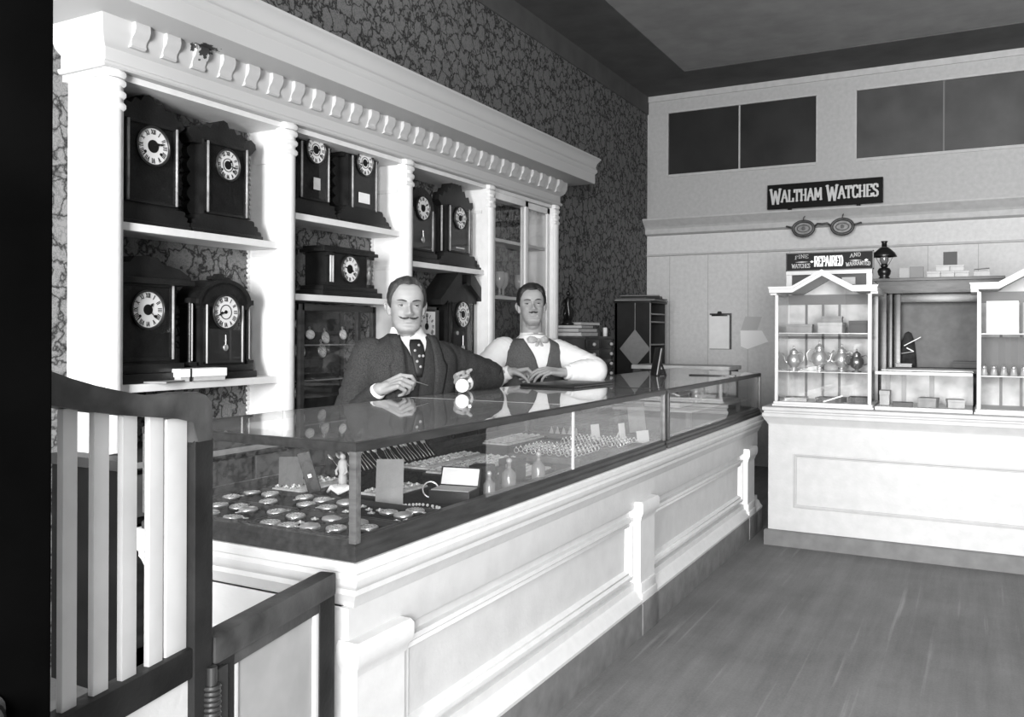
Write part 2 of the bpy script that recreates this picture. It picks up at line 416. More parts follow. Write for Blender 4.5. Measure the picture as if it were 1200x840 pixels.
# ledge and rails on the back wall
prof = [(YW, 2.298), (YW-.14, 2.298), (YW-.14, 2.284), (YW-.125, 2.272), (YW-.07, 2.225), (YW-.055, 2.205), (YW-.055, 2.160), (YW-.03, 2.150), (YW, 2.145)]
struct(MB().prism(prof, 'x', XW, XR).build('trim_1', TRIMW))
struct(MB().prism([(YW, 1.968), (YW-.014, 1.964), (YW-.014, 1.952), (YW, 1.946)], 'x', XW, XR).build('trim_2', TRIMW))
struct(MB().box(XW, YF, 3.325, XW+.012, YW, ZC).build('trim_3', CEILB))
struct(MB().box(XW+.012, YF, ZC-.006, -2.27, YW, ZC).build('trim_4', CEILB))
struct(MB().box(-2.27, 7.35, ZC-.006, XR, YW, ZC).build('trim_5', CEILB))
struct(MB().box(XW, YW-.015, 3.44, XR, YW, ZC-.006).build('trim_6', TRIMW))
# dark door leaf standing open beside the gate
t = thing('door_1', None, None, (-.9085, .602, 0), R(240)); struct(t)
d = MB(); d.box(0, -.022, .01, .11, .022, 2.9, .004); d.box(.62, -.022, .01, .75, .022, 2.9, .004)
for z0, z1 in ((.01, .22), (.62, .76), (1.45, 1.58), (2.75, 2.9)): d.box(.11, -.022, z0, .62, .022, z1)
d.box(.11, -.010, .22, .62, .010, 2.75)
struct(d.build('door_frame', BLACKDOOR, t, SM))
k = MB(); 
for s in (-1, 1):
    k.lathe([(.0, 0), (.018, .0), (.018, .003), (.008, .006), (.007, .014), (.014, .018), (.018, .026), (.016, .034), (.009, .039), (0, .040)], (.060, s*.022, .80), 20, Matrix.Rotation(-s*PI/2, 3, 'X'))
struct(k.build('door_knob', mat('dark_bronze', .06, .3, .5, metal=.8), t, SM))

# ================================================================== WALL SHELVING (white fixture with cornice)
XF = -2.60
COLS = [1.955, 2.81, 3.69, 4.555, 5.47]
fx = thing('wall_shelving', 'long white wall shelving with bracketed cornice filled with dark clocks', 'shelving', (XW, COLS[0], 0))
FX = Vector((-XW, -COLS[0], 0))      # parts are authored in room coordinates, shifted to the base
def fpart(mb, name, m, parent=None, smooth=SM, label=None):
    o = mb.build(name, m, None, smooth)
    o.data.transform(Matrix.Translation(FX)); o.parent = parent or fx
    if label: o['label'] = label
    return o
SPOT = (2.29, 2.27)
CORN = cornice_mat(.50, (-2.55-XW, SPOT[0]-COLS[0], SPOT[1])); CORNP = mat('cornice_grey_white', .50, .5, .4, .05, 18)
y0, y1 = COLS[0]-.04, COLS[-1]+.04
path = [(XW, y0), (XF, y0), (XF, y1), (XW, y1)]
# frieze with dentil bed
prof = [(-.05, 2.098), (.012, 2.098), (.018, 2.104), (.018, 2.114), (.006, 2.12), (.006, 2.165), (.016, 2.172), (.030, 2.185), (.042, 2.215), (.045, 2.262), (-.05, 2.262)]
fpart(MB().sweep(path, prof, IDW), 'frieze', CORN)
prof = [(-.05, 2.262), (.150, 2.262), (.188, 2.268), (.192, 2.276), (.192, 2.335), (.198, 2.342), (.204, 2.352), (.204, 2.366), (.199, 2.372), (.196, 2.385), (.203, 2.41), (.216, 2.43), (.224, 2.436), (.224, 2.448), (-.05, 2.448)]
cor = MB().sweep(path, prof, IDW); cor_o = fpart(cor, 'cornice', CORN)
nb = 27
for i in range(nb):
    yc = y0+.10+(y1-y0-.2)*i/(nb-1)
    p2 = [(XF+.01, 2.178), (XF+.036, 2.178), (XF+.042, 2.184), (XF+.040, 2.196), (XF+.046, 2.210), (XF+.058, 2.222), (XF+.064, 2.240), (XF+.062, 2.2615), (XF+.01, 2.2615)]
    fpart(MB().prism(p2, 'y', yc-.030, yc+.030), 'bracket', CORN, cor_o)
def post(yc, end=0):
    b = MB()
    b.box(XF-.05, yc-.036, .78, XF-.006, yc+.036, 2.099)
    b.prism([(XF-.02, yc-.034), (XF-.008, yc-.034), (XF+.003, yc-.027), (XF+.009, yc-.014), (XF+.011, yc), (XF+.009, yc+.014), (XF+.003, yc+.027), (XF-.008, yc+.034), (XF-.02, yc+.034)], 'z', .785, 2.06)
    prof = [(.0, .78), (.012, .78), (.016, .80), (.016, .84), (.004, .85), (.0, .85)]
    for z in (1.975, 2.015, 2.055, 2.085):
        b.sweep([(XF-.018, yc-.034), (XF+.002, yc-.030), (XF+.010, yc), (XF+.002, yc+.030), (XF-.018, yc+.034)], [(-.01, z-.014), (.001, z-.014), (.007, z-.006), (.007, z+.005), (.001, z+.013), (-.01, z+.013)], IDW)
    return b
for i, yc in enumerate(COLS):
    p = fpart(post(yc), 'post', WHITE)
    b = MB(); b.box(XW, yc-.018, .78, XF-.05, yc+.018, 2.099)
    fpart(b, 'side_panel', WHITE, p, None)
    if 0 < i < 4:
        for s in (-1, 1):   # notched racks for the shelf pegs
            b = MB(); pts = []
            z = .79
            ys = yc+s*.018
            while z < 2.08:
                b.prism([(z, 0), (z+.012, .010), (z+.020, .010), (z+.020, 0)], 'x', 0, .014, Matrix(((1,0,0,XW+.002),(0,0,s,ys),(0,1,0,0),(0,0,0,1)))); z += .0215
            fpart(b, 'rack_strip', WHITE2, p, None)
            if s < 0:
                b = MB()
                for z in (1.93, 1.53): b.box(XW+.03, ys-.006, z, XF-.06, ys, z+.018)
                fpart(b, 'cleat', WHITE2, p, None)
SHELVES = [(0, 1.5845), (0, 1.012), (1, 1.725), (1, 1.370), (2, 1.580), (2, .985)]
for bay, z in SHELVES:
    a, b = COLS[bay]+.018, COLS[bay+1]-.018
    m = MB(); m.box(XW, a, z-.026, XF-.045, b, z, 0); m.box(XF-.045, a, z-.028, XF-.030, b, z+.001, .003)
    fpart(m, 'shelf', WHITE, None, None)
m = MB()
for z in (1.80, 1.438): m.box(XW, COLS[3]+.018, z-.02, XF-.07, COLS[4]-.018, z)
fpart(m, 'shelf', WHITE2, None, None)
fpart(MB().box(XW, y0, 2.075, XF-.02, y1, 2.097), 'top_board', WHITE, None, None)
# sliding glazed doors in the last bay
a, b = COLS[3]+.037, COLS[4]-.037; mid = (a+b)/2+.03
for k, (ya, yb, dx) in enumerate(((a, mid+.02, 0.0), (mid-.02, b, -.022))):
    m = MB(); x0, x1 = XF-.030+dx, XF-.012+dx
    m.box(x0, ya, .80, x1, ya+.028, 2.072, .003); m.box(x0, yb-.042, .80, x1, yb, 2.072, .003)
    m.box(x0, ya, 2.03, x1, yb, 2.072, .003); m.box(x0, ya, .80, x1, yb, .86, .003)
    o = fpart(m, 'sliding_door', WHITE)
    fpart(MB().box((x0+x1)/2-.002, ya+.02, .85, (x0+x1)/2+.002, yb-.03, 2.04), 'pane', GLASSC, o, None)
# ------------------------------------------------------------------ dark base cabinet under the shelving
bc = thing('base_cabinet', 'dark wooden base cabinet under the white wall shelving', 'cabinet', (XW, 1.86, 0))
def bpart(mb, name, m, parent=None, smooth=SM):
    o = mb.build(name, m, None, smooth); o.data.transform(Matrix.Translation((-XW, -1.86, 0))); o.parent = parent or bc; return o
m = MB(); m.box(XW+.004, 1.86, .745, -2.42, 7.0, .7795, .004); bpart(m, 'top', mat('dark_cabinet_top', .03, .5, .3, .2, 12))
m = MB(); m.box(-2.4205, 1.862, .752, -2.414, 6.998, .772, .002); bpart(m, 'edge_strip', mat('pale_counter_edge', .22, .5, .3, .2, 12))
m = MB(); m.box(XW+.004, 1.88, 0, -2.46, 6.98, .745); bpart(m, 'body', mat('black_cabinet_wood', .006, .6, .2, .4, 6), None, None)
for i in range(9):
    ya = 1.90+i*.565; m = MB()
    x = -2.46
    m.box(x, ya, .08, x+.012, ya+.06, .56); m.box(x, ya+.48, .08, x+.012, ya+.54, .56); m.box(x, ya, .08, x+.012, ya+.54, .15); m.box(x, ya, .49, x+.012, ya+.54, .56)
    d = bpart(m, 'cupboard_door', DARKWOOD)
    bpart(MB().ball((x+.024, ya+.50, .40), .014, 12, 8), 'knob', DARKWOOD, d, PI)
    m = MB(); m.box(x, ya, .585, x+.014, ya+.54, .725, .004)
    d = bpart(m, 'drawer', mat('grey_drawer_front', .06, .5, .4, .3, 9))
    bpart(MB().ball((x+.026, ya+.27, .655), .014, 12, 8), 'knob', DARKWOOD, d, PI)
# ================================================================== CLOCKS
def mirror(pts): return pts + [(-x, z) for x, z in reversed(pts) if abs(x) > 1e-6]
def wavy(a, b, n, amp):
    """scalloped edge points between a and b"""
    out = []; a = Vector(a); b = Vector(b); d = b-a; nn = Vector((d.y, -d.x)).normalized()
    for i in range(n*6):
        t = i/(n*6.0); p = a+d*t + nn*amp*abs(math.sin(PI*n*t)); out.append((p.x, p.y))
    return out
def roman_numerals(r, y, h):
    m = MB()
    NUM = ['XII', 'I', 'II', 'III', 'IIII', 'V', 'VI', 'VII', 'VIII', 'IX', 'X', 'XI']
    for k, s in enumerate(NUM):
        ang = -2*PI*k/12
        W = {'I': .30, 'V': .55, 'X': .6}; tot = sum(W[c] for c in s); x = -tot/2
        M = Matrix.Rotation(-ang, 4, 'Y')
        def bar(x0, z0, x1, z1, t):
            q = [(x0*h-t, r+z0*h), (x0*h+t, r+z0*h), (x1*h+t, r+z1*h), (x1*h-t, r+z1*h)]
            m.prism(q, 'y', y-.0012, y, M)
        for c in s:
            w = W[c]; cx = x+w/2; t = .075*h
            if c == 'I': bar(cx, -.5, cx, .5, t)
            elif c == 'V': bar(cx-.2, .5, cx, -.5, t*1.1); bar(cx+.2, .5, cx, -.5, t*.6)
            else: bar(cx-.22, .5, cx+.22, -.5, t*1.1); bar(cx+.22, .5, cx-.22, -.5, t*.6)
            x += w
    return m
def hand(y, L, ang, w):
    M = Matrix.Rotation(ang, 4, 'Y')
    m = MB()
    m.prism([(-w*.5, -L*.12), (w*.5, -L*.12), (w*.5, L*.55), (w*1.6, L*.66), (0, L), (-w*1.6, L*.66), (-w*.5, L*.55)], 'y', y-.001, y, M)
    return m
def add_dial(t, r, z, y, hm, disc=.36, ring=False, square=0, arbors=True, minute_in=False):
    """a dial facing -y: card, bezel, numerals, dark centre, hands, two winding holes"""
    m = MB()
    if square: m.box(-square, y, z-square, square, y+.004, z+square)
    else: m.lathe([(0, 0), (r, 0), (r, .004), (0, .004)], (0, y, z), 40, Matrix.Rotation(-PI/2, 3, 'X'))
    d = m.build('dial', DIAL, t, None)
    o = roman_numerals(r*.80, y, r*.27).build('numerals', INK, d); o.location = (0, 0, z)
    m = MB()
    if disc: m.lathe([(0, 0), (r*disc, 0), (r*disc, .0012), (0, .0012)], (0, y-.0012, z), 28, Matrix.Rotation(-PI/2, 3, 'X'))
    if ring: m.lathe([(r*.42, 0), (r*.47, 0), (r*.47, .0012), (r*.42, .0012), (r*.42, 0)], (0, y-.0014, z), 36, Matrix.Rotation(-PI/2, 3, 'X'))
    if not disc: m.lathe([(0, 0), (r*.12, 0), (r*.12, .0012), (0, .0012)], (0, y-.0012, z), 20, Matrix.Rotation(-PI/2, 3, 'X'))
    if arbors:
        for s in (-1, 1): m.lathe([(0, 0), (r*.085, 0), (r*.085, .0012), (0, .0012)], (s*r*.52, y-.0012, z-r*.36), 12, Matrix.Rotation(-PI/2, 3, 'X'))
    m.build('dial_centre', INK, d)
    h, mi = hm
    for nm, L, a, w in (('hour_hand', .5, 2*PI*(h+mi/60)/12, .055), ('minute_hand', .80, 2*PI*mi/60, .04)):
        o = hand(y-.0026 - (.001 if nm[0] == 'm' else 0), r*L, a, r*w).build(nm, INK, d); o.location = (0, 0, z)
    if not square:
        b = MB(); Mx = Matrix.Rotation(-PI/2, 3, 'X')
        b.lathe([(r, 0), (r*1.10, .0), (r*1.12, -.006), (r*1.06, -.010), (r*1.0, -.004), (r, 0)], (0, y, z), 40, Mx)
        b.build('bezel', mat('dark_bezel', .03, .3, .5, metal=.3), t, PI)
    return d
TRIMG = mat('gilt_trim', .30, .35, .5, .3, 40)
FACE = R(90)    # clocks on the left wall face the room
def body_base(t, w, h, dep, bw, bh, scal=0, M=CLOCKWOOD, z0=0):
    m = MB()
    if scal:
        pts = mirror([(0, 0), (bw, 0), (bw, bh*.22)] + wavy((bw, bh*.22), (w*1.12, bh), 3, .010)[1:] + [(w*1.1, bh), (0, bh)])
        m.prism(pts, 'y', -dep, 0); m.box(-bw, -dep-.012, 0, bw, 0, bh*.24, .003)
    else:
        m.box(-bw, -dep-.012, 0, bw, 0, bh*.5, .004); m.box(-bw*.93, -dep-.004, bh*.5, bw*.93, 0, bh, .004)
    m.build('plinth', M, t, SM)
    m = MB(); m.box(-w, -dep+.012, bh-.001, w, 0, h)
    m.build('case', M, t, None)
def door_and_trim(t, w, dep, za, zb, trims=True, tw=.005, tm=None, glass=True):
    m = MB(); y = -dep+.012
    for x0, x1, z0, z1 in ((-w*.86, -w*.72, za, zb), (w*.72, w*.86, za, zb), (-w*.86, w*.86, za, za+.012), (-w*.86, w*.86, zb-.012, zb)):
        m.box(x0, y-.010, z0, x1, y, z1, .002)
    d = m.build('clock_door', CLOCKWOOD, t, SM)
    if glass: MB().box(-w*.72, y-.012, za+.01, w*.72, y-.0105, zb-.01).build('glass', GLASSC, d)
    if trims:
        for s in (-1, 1):
            MB().tube([(s*w*.79, y-.012, za+.004), (s*w*.79, y-.012, zb-.004)], tw, 8).build('trim_rod', tm or TRIMG, d, PI)
    return d
def pendulum(t, z0, z1, y, r, m=None):
    o = MB().tube([(0, y, z0), (0, y, z1)], .0018, 6).build('pendulum', m or BRASS, t)
    MB().lathe([(0, -.004), (r*.7, -.003), (r, 0), (r*.7, .003), (0, .004)], (0, y, z1), 24, Matrix.Rotation(PI/2, 3, 'X')).build('bob', m or BRASS, o, PI)
def crest(t, pts, dep, y0=-.03, m=CLOCKWOOD, name='crest'):
    MB().prism(mirror(pts), 'y', -dep, y0).build(name, m, t)
def sides(t, w, za, zb, out, n, dep=.03):
    for s in (-1, 1):
        pts = [(w-.002, za), (w+out*.6, za)] + wavy((w+out*.6, za), (w+out*.7, zb), n, out*.55)[1:] + [(w+out*.5, zb), (w-.002, zb)]
        MB().prism([(s*x, z) for x, z in pts], 'y', -.06, -.06+dep).build('side_scroll', CLOCKWOOD, t)
def finial(t, x, z, h, r=.012, y=-.06, m=CLOCKWOOD):
    MB().lathe([(0, 0), (r, 0), (r*.6, h*.15), (r*.9, h*.35), (r, h*.5), (r*.55, h*.7), (r*.3, h*.85), (0, h)], (x, y, z), 12).build('finial', m, t, PI)

XC = XF-.045-.005   # shelf front line
BX = XW+.03          # clock backs
def clock(label, y, z, group=None): return thing('clock', label, 'clock', (BX, y, z), FACE, 'clocks on the white shelving')
D = .125
# 1 ornate, upper left
t = clock('tall dark clock with big white dial beside the end post, upper left shelf', 2.17, 1.585)
body_base(t, .118, .40, D, .165, .075, 1); door_and_trim(t, .135, D, .085, .385)
add_dial(t, .066, .298, -D+.001, (2, 12), .36); pendulum(t, .2, .135, -D+.02, .022)
crest(t, [(0, .49), (.02, .485), (.035, .462), (.06, .47), (.075, .445), (.10, .452), (.12, .425), (.15, .42), (.165, .40), (.135, .375), (0, .375)], .10); sides(t, .118, .08, .37, .03, 4)
m = MB(); Mx = Matrix.Rotation(-PI/2, 3, 'X')
# 2 gingerbread
t = clock('dark scalloped clock leaning its crest on the second post, upper left shelf', 2.53, 1.585)
body_base(t, .112, .38, D, .185, .08, 1); door_and_trim(t, .130, D, .085, .375)
add_dial(t, .058, .291, -D+.001, (1, 17), .30, True); pendulum(t, .2, .13, -D+.02, .022)
crest(t, [(0, .475), (.02, .468), (.03, .445), (.055, .452), (.07, .43), (.10, .438), (.12, .412), (.15, .425), (.175, .41), (.178, .39), (.15, .36), (0, .36)], .10); sides(t, .112, .08, .36, .032, 5)
# 3 broad cornice
t = clock('broad dark clock with flat moulded hood, left on the lower left shelf', 2.15, 1.013)
body_base(t, .135, .40, D, .175, .07); door_and_trim(t, .142, D, .08, .365)
add_dial(t, .0655, .268, -D+.001, (1, 22), .30); pendulum(t, .19, .12, -D+.016, .03, SILVERD)
crest(t, [(0, .465), (.05, .462), (.07, .44), (.15, .425), (.205, .395), (.205, .372), (.17, .36), (0, .36)], .115, 0)
m = MB(); m.box(-.20, -D-.02, .362, .20, 0, .385, .004); m.build('hood', CLOCKWOOD, t, SM)
# 4 arch top
t = clock('arch-topped dark clock with swinging pendulum behind glass, right on the lower left shelf', 2.518, 1.013)
body_base(t, .118, .30, D, .165, .055)
arch = [(.125*math.sin(a), .30+.085*math.cos(a)) for a in [PI/2*i/10 for i in range(11)]]
crest(t, arch + [(.125, .28), (0, .28)], D-.005, 0)
arch2 = [(.14*math.sin(a), .30+.10*math.cos(a)) for a in [PI/2*i/10 for i in range(11)]]
crest(t, arch2 + [(.125, .29)] + [(.125*math.sin(a), .30+.085*math.cos(a)) for a in [PI/2*i/10 for i in range(10, -1, -1)]], D+.005, 0, CLOCKWOOD, 'arch_moulding')
d = door_and_trim(t, .118, D, .06, .30, True, .004, PAPERM); add_dial(t, .064, .268, -D-.004, (8, 42), 0, True, arbors=False)
MB().box(-.085, -D+.001, .065, .085, -D+.003, .2).build('tablet', mat('tablet_dark', .02, .4), t)
pendulum(t, .175, .125, -D-.004, .014, SILVERD)
for s in (-1, 1):
    b = MB(); b.tube([(s*.15, -D+.03, .06), (s*.15, -D+.03, .31)], .010, 12); b.box(s*.15-.016, -D+.01, .055, s*.15+.016, -D+.05, .07); b.box(s*.15-.016, -D+.01, .30, s*.15+.016, -D+.05, .32)
    c_ = b.build('column', CLOCKWOOD, t, SM); MB().tube([(s*.15, -D+.019, .075), (s*.15, -D+.019, .298)], .0025, 6).build('gilt_line', PAPERM, c_)
MB().prism(mirror([(0, .425), (.012, .422), (.02, .41), (.045, .412), (.05, .40), (.03, .392), (0, .392)]), 'y', -.10, -.07).build('crest', CLOCKWOOD, t)
# 5, 6 second bay, upper shelf
t = clock('dark clock under the cornice, leftmost on the second bay, small white tablet on it', 3.055, 1.7255)
body_base(t, .110, .345, D, .140, .07, 1); door_and_trim(t, .115, D, .08, .34)
add_dial(t, .06, .312, -D-.002, (2, 42), .32, True); sides(t, .11, .08, .33, .03, 5)
crest(t, [(0, .365), (.05, .362), (.09, .35), (.14, .345), (.13, .33), (0, .33)], .10)
MB().box(-.012, -D-.001, .13, .032, -D+.001, .185).build('tablet', PAPERM, t, None)
t = clock('dark scalloped clock under the cornice beside the third post, square white tablet on its glass', 3.415, 1.7255)
body_base(t, .112, .345, D, .205, .09, 1); door_and_trim(t, .118, D, .08, .34)
add_dial(t, .06, .315, -D-.002, (2, 43), .30, True); sides(t, .112, .09, .33, .045, 5)
crest(t, [(0, .368), (.05, .365), (.09, .352), (.145, .348), (.135, .33), (0, .33)], .10)
MB().box(-.045, -D-.001, .115, .040, -D+.001, .165).build('tablet', PAPER, t, None)
# 7 mantel clock
t = clock('low black mantel clock with a column each side, alone on the middle shelf', 3.285, 1.3705)
m = MB(); m.box(-.225, -.165, 0, .225, -.005, .028, .004); m.box(-.205, -.15, .028, .205, -.01, .05, .004); m.build('plinth', CLOCKWOOD, t, SM)
m = MB(); m.box(-.175, -.135, .05, .175, -.015, .205); m.build('case', CLOCKWOOD, t, None)
m = MB(); m.box(-.205, -.155, .205, .205, -.005, .222, .004); m.box(-.19, -.145, .222, .19, -.01, .236, .004); m.build('top', CLOCKWOOD, t, SM)
for s in (-1, 1):
    c_ = MB(); c_.box(s*.155-.022, -.15, .05, s*.155+.022, -.135, .066); c_.box(s*.155-.022, -.15, .19, s*.155+.022, -.135, .206)
    c_ = c_.build('capital', CLOCKWOOD, t, SM)
    for k in ((-.008, .008) if s < 0 else (0,)): MB().tube([(s*.14+k, -.146, .066), (s*.14+k, -.146, .19)], .005 if s < 0 else .012, 12).build('column', PAPERM if s < 0 else mat('marbled_column', .12, .3, .5, .8, 40), c_, PI)
add_dial(t, .060, .135, -.140, (3, 47), .36, False)
# 8 square shelf clock
t = clock('small square-faced clock standing behind the seated man with the tweezers', 3.985, .986)
m = MB(); m.box(-.118, -D, 0, .118, 0, .05, .004); m.build('plinth', CLOCKWOOD, t, SM)
m = MB(); m.box(-.115, -D+.02, .05, .115, 0, .36); m.build('case', CLOCKWOOD, t, None)
m = MB()
for x0, x1, z0, z1 in ((-.115, -.085, .05, .36), (.085, .115, .05, .36), (-.115, .115, .34, .36), (-.115, .115, .05, .07), (-.115, .115, .155, .165)): m.box(x0, -D+.006, z0, x1, -D+.02, z1, .003)
m.build('clock_door', mat('clock_wood_mid', .045, .35), t, SM)
add_dial(t, .078, .25, -D+.012, (11, 59), .24, False, .084, False)
# 9 pitched roof
t = clock('dark clock with steep broken-pitched roof, on the lower shelf beside the fourth post', 4.345, .986)
body_base(t, .15, .40, D, .235, .07); 
for s in (-1, 1):
    m = MB(); m.prism([(s*.05, .56), (s*.085, .565), (s*.275, .405), (s*.275, .375), (s*.245, .372), (s*.05, .50)], 'y', -D-.025, 0); m.build('roof_slope', CLOCKWOOD, t)
m = MB(); m.prism(mirror([(0, .50), (.05, .515), (.16, .42), (.16, .39), (0, .39)]), 'y', -D, 0); m.build('gable', CLOCKWOOD, t)
door_and_trim(t, .155, D, .08, .40, True, .003, CLOCKWOOD); add_dial(t, .072, .325, -D-.002, (9, 48), .30, True, arbors=False)
MB().box(-.10, -D+.002, .09, .10, -D+.004, .22).build('tablet', mat('tablet_dark', .02, .4), t)
pendulum(t, .20, .125, -D-.003, .020, SILVERD); finial(t, 0, .515, .05, .014, -.06)
m = MB(); m.lathe([(0, 0), (.012, 0), (.012, .003), (0, .003)], (-.06, -D-.004, .215), 14, Mx); m.build('catch', SILVERD, t)
# 10 round top
t = clock('round-arched dark clock at left of the third bay, upper shelf', 3.925, 1.5805)
body_base(t, .125, .29, D, .150, .06)
arch = [(.13*math.sin(a), .285+.13*math.cos(a)) for a in [PI/2*i/10 for i in range(11)]]
crest(t, arch + [(.13, .27), (0, .27)], D-.01, 0)
door_and_trim(t, .125, D, .07, .30); add_dial(t, .062, .302, -D-.002, (10, 9), .32, False); pendulum(t, .18, .13, -D-.003, .018, SILVERD)
for s in (-1, 1): MB().tube([(s*.140, -D+.02, .06), (s*.140, -D+.02, .29)], .008, 10).build('column', mat('clock_wood_mid', .045, .35), t, PI)
# 11 ornate
t = clock('most ornate dark clock with tall carved crest and side scrolls, beside the fourth post', 4.31, 1.5805)
body_base(t, .135, .36, D, .228, .08, 1); door_and_trim(t, .135, D, .09, .36); add_dial(t, .062, .293, -D-.002, (1, 50), .30, True)
crest(t, [(0, .52), (.015, .51), (.025, .485), (.05, .495), (.065, .46), (.09, .465), (.105, .43), (.135, .435), (.15, .405), (.185, .41), (.19, .38), (.15, .35), (0, .35)], .10); sides(t, .135, .09, .37, .05, 6)
for s in (-1, 1):
    MB().tube([(s*.165, -D+.02, .09), (s*.165, -D+.02, .35)], .006, 10).build('column', TRIMG, t, PI); finial(t, s*.20, .385, .05)
MB().box(-.04, -D-.001, .115, .05, -D+.001, .122).build('tablet', PAPERM, t, None)
# small round piece hung at the left of the upper shelf
t = thing('hanging_medallion', 'small round metal medallion hanging by the end post left of the first clock', 'ornament', (BX+.03, 2.03, 1.845), FACE)
MB().lathe([(.010, 0), (.017, 0), (.019, .004), (.017, .008), (.010, .008), (.010, 0)], (0, 0, 0), 24, Mx).build('rim', SILVERD, t, PI)
MB().lathe([(0, 0), (.011, 0), (.011, .003), (0, .003)], (0, .0, 0), 20, Mx).build('disc', mat('dark_bezel', .03), t)
MB().tube([(0, .002, .018), (0, .002, .14), (0, .055, .15)], .0015, 6).build('cord', INK, t)
# box and paper on the lower left shelf
t = thing('paper_box', 'long pale paper-covered box lying before the arch-topped clock', 'box', (-2.665, 2.36, 1.013), R(84))
m = MB(); m.box(-.10, -.05, 0, .10, .035, .034, .002); m.build('box', PAPERM, t)
m = MB(); m.box(-.105, -.055, .016, .105, .04, .048, .003); o = m.build('lid', PAPER, t); o['label'] = 'pale lid'
MB().box(-.062, -.0565, .0, -.056, .0415, .0495).build('tape', INK, t)
m = MB(); m.box(-.05, -.07, 0, .055, .06, .006, .001)
o = m.build('folded_paper', PAPERG, None, None); o.location = (-2.69, 2.12, 1.0135); o.rotation_euler = (0, 0, R(20)); 
o.location = (-2.655, 2.2, 1.0135); tag(o, 'folded pale paper on the shelf before the flat-hooded clock', 'paper')

# ------------------------------------------------------------------ glass showcase with pocket watches
t = thing('glass_showcase', 'upright dark-framed glass showcase of hanging watches under the middle shelf', 'showcase', (-2.70, 3.13, .78), FACE)
m = MB(); W_, D_, H_ = .255, .10, .545
for x in (-W_, W_):
    for y in (-D_, D_): m.box(x-.012, y-.012, 0, x+.012, y+.012, H_)
for z in (0, H_-.028):
    m.box(-W_, -D_-.012, z, W_, -D_+.012, z+.028); m.box(-W_, D_-.012, z, W_, D_+.012, z+.028); m.box(-W_-.012, -D_, z, -W_+.012, D_, z+.028); m.box(W_-.012, -D_, z, W_+.012, D_, z+.028)
m.box(.13, -D_-.010, 0, .15, -D_+.010, H_)
m.build('frame', DARKWOOD, t)
MB().box(-W_, -D_-.002, .02, W_, -D_+.002, H_-.02).build('pane', GLASSC, t)
MB().box(-W_, D_-.004, .02, W_, D_+.002, H_-.02).build('back_board', mat('showcase_back', .05, .8, .2, .3, 20), t)
for z in (.20, .36): MB().box(-W_+.012, -.05, z, W_-.012, .05, z+.006).build('glass_shelf', mat('glass_edge', .2, .2, .6), t)
# one pocket watch with its parts (case, dial, crown, bow)
def pocket_watch(name, label, r, mcase=SILVER, lid=False, group=None, face='up'):
    t = thing(name, label, 'watch', (0, 0, 0), 0, group)
    MB().lathe([(0, 0), (r*.6, .001), (r*.92, .004), (r, .0075), (r*.97, .011), (r*.86, .0125), (r*.84, .0115), (0, .0115)] if not lid else
               [(0, 0), (r*.6, .001), (r*.92, .004), (r, .008), (r*.93, .0125), (r*.6, .0155), (r*.25, .0165), (0, .0168)], (0, 0, 0), 28).build('case', mcase, t, PI)
    if not lid:
        MB().lathe([(0, .0), (r*.83, .0), (r*.83, .001), (0, .001)], (0, 0, .0117), 28).build('dial', DIAL, t)
        m = MB()
        for k in range(12):
            a = 2*PI*k/12; M = Matrix.Rotation(a, 4, 'Z'); m.box(-r*.03, r*.56, .0128, r*.03, r*.76, .0132, 0, M)
        m.box(-r*.025, 0, .0128, r*.025, r*.5, .0133, 0, Matrix.Rotation(.9, 4, 'Z')); m.box(-r*.02, 0, .0128, r*.02, r*.66, .0134, 0, Matrix.Rotation(-1.9, 4, 'Z'))
        m.build('markings', INK, t)
    MB().tube([(0, r*.98, .0075), (0, r*1.16, .0075)], [r*.11, r*.10], 10).build('crown', mcase, t, PI)
    pts = [(r*.20*math.sin(a), r*1.30 - r*.20*math.cos(a), .0075) for a in [2*PI*i/16 for i in range(16)]]
    MB().tube(pts, r*.045, 6, closed=True).build('bow', mcase, t, PI)
    return t
hang = pocket_watch('pocket_watch', 'open-faced watch hanging face out in the dark upright showcase', .030, SILVERD, group='watches hung in the upright showcase')
spots = [(-2.745, 3.02, 1.235, .9), (-2.72, 3.17, 1.175, 1.0), (-2.70, 2.97, 1.115, 1.15), (-2.70, 3.12, 1.115, 1.15), (-2.72, 3.30, 1.19, .85), (-2.70, 2.96, .925, .95), (-2.735, 2.95, 1.235, .8), (-2.73, 3.08, 1.19, .8), (-2.72, 2.93, 1.09, .9)]
for i, (x, y, z, s) in enumerate(spots):
    o = hang if i == 0 else copy_tree(hang)
    o.location = (x, y, z); o.rotation_euler = (R(90 - 8), 0, R(90 + (-12, 6, -5, 10, 0, 8, 20, -20, 15)[i])); o.scale = (s, s, s)
# glassware behind the sliding doors
def vase(name, label, cat, prof, loc, m, group=None):
    t = thing(name, label, cat, loc, 0, group); MB().lathe(prof, (0,0,0), 20).build('body', m, t, PI); return t
GW = mat('smoky_glassware', .10, .12, .8); GWP = mat('pale_glassware', .34, .15, .8)
pv = [(0, 0), (.03, 0), (.03, .006), (.008, .012), (.007, .05), (.028, .075), (.036, .11), (.032, .16), (.028, .16), (.031, .11), (.02, .075), (0, .07)]
g1 = vase('goblet', 'stemmed glass goblet behind the sliding glass doors', 'goblet', pv, (-2.73, 4.72, 1.438), GWP, 'goblets in the glazed bay')
for y, x in ((4.80, -2.76), (4.87, -2.72), (4.97, -2.75), (5.18, -2.74)): dup(g1, (x, y, 1.438))
pb = [(0, 0), (.022, 0), (.024, .01), (.024, .07), (.020, .085), (.009, .10), (.008, .13), (.012, .133), (.012, .14), (0, .14)]
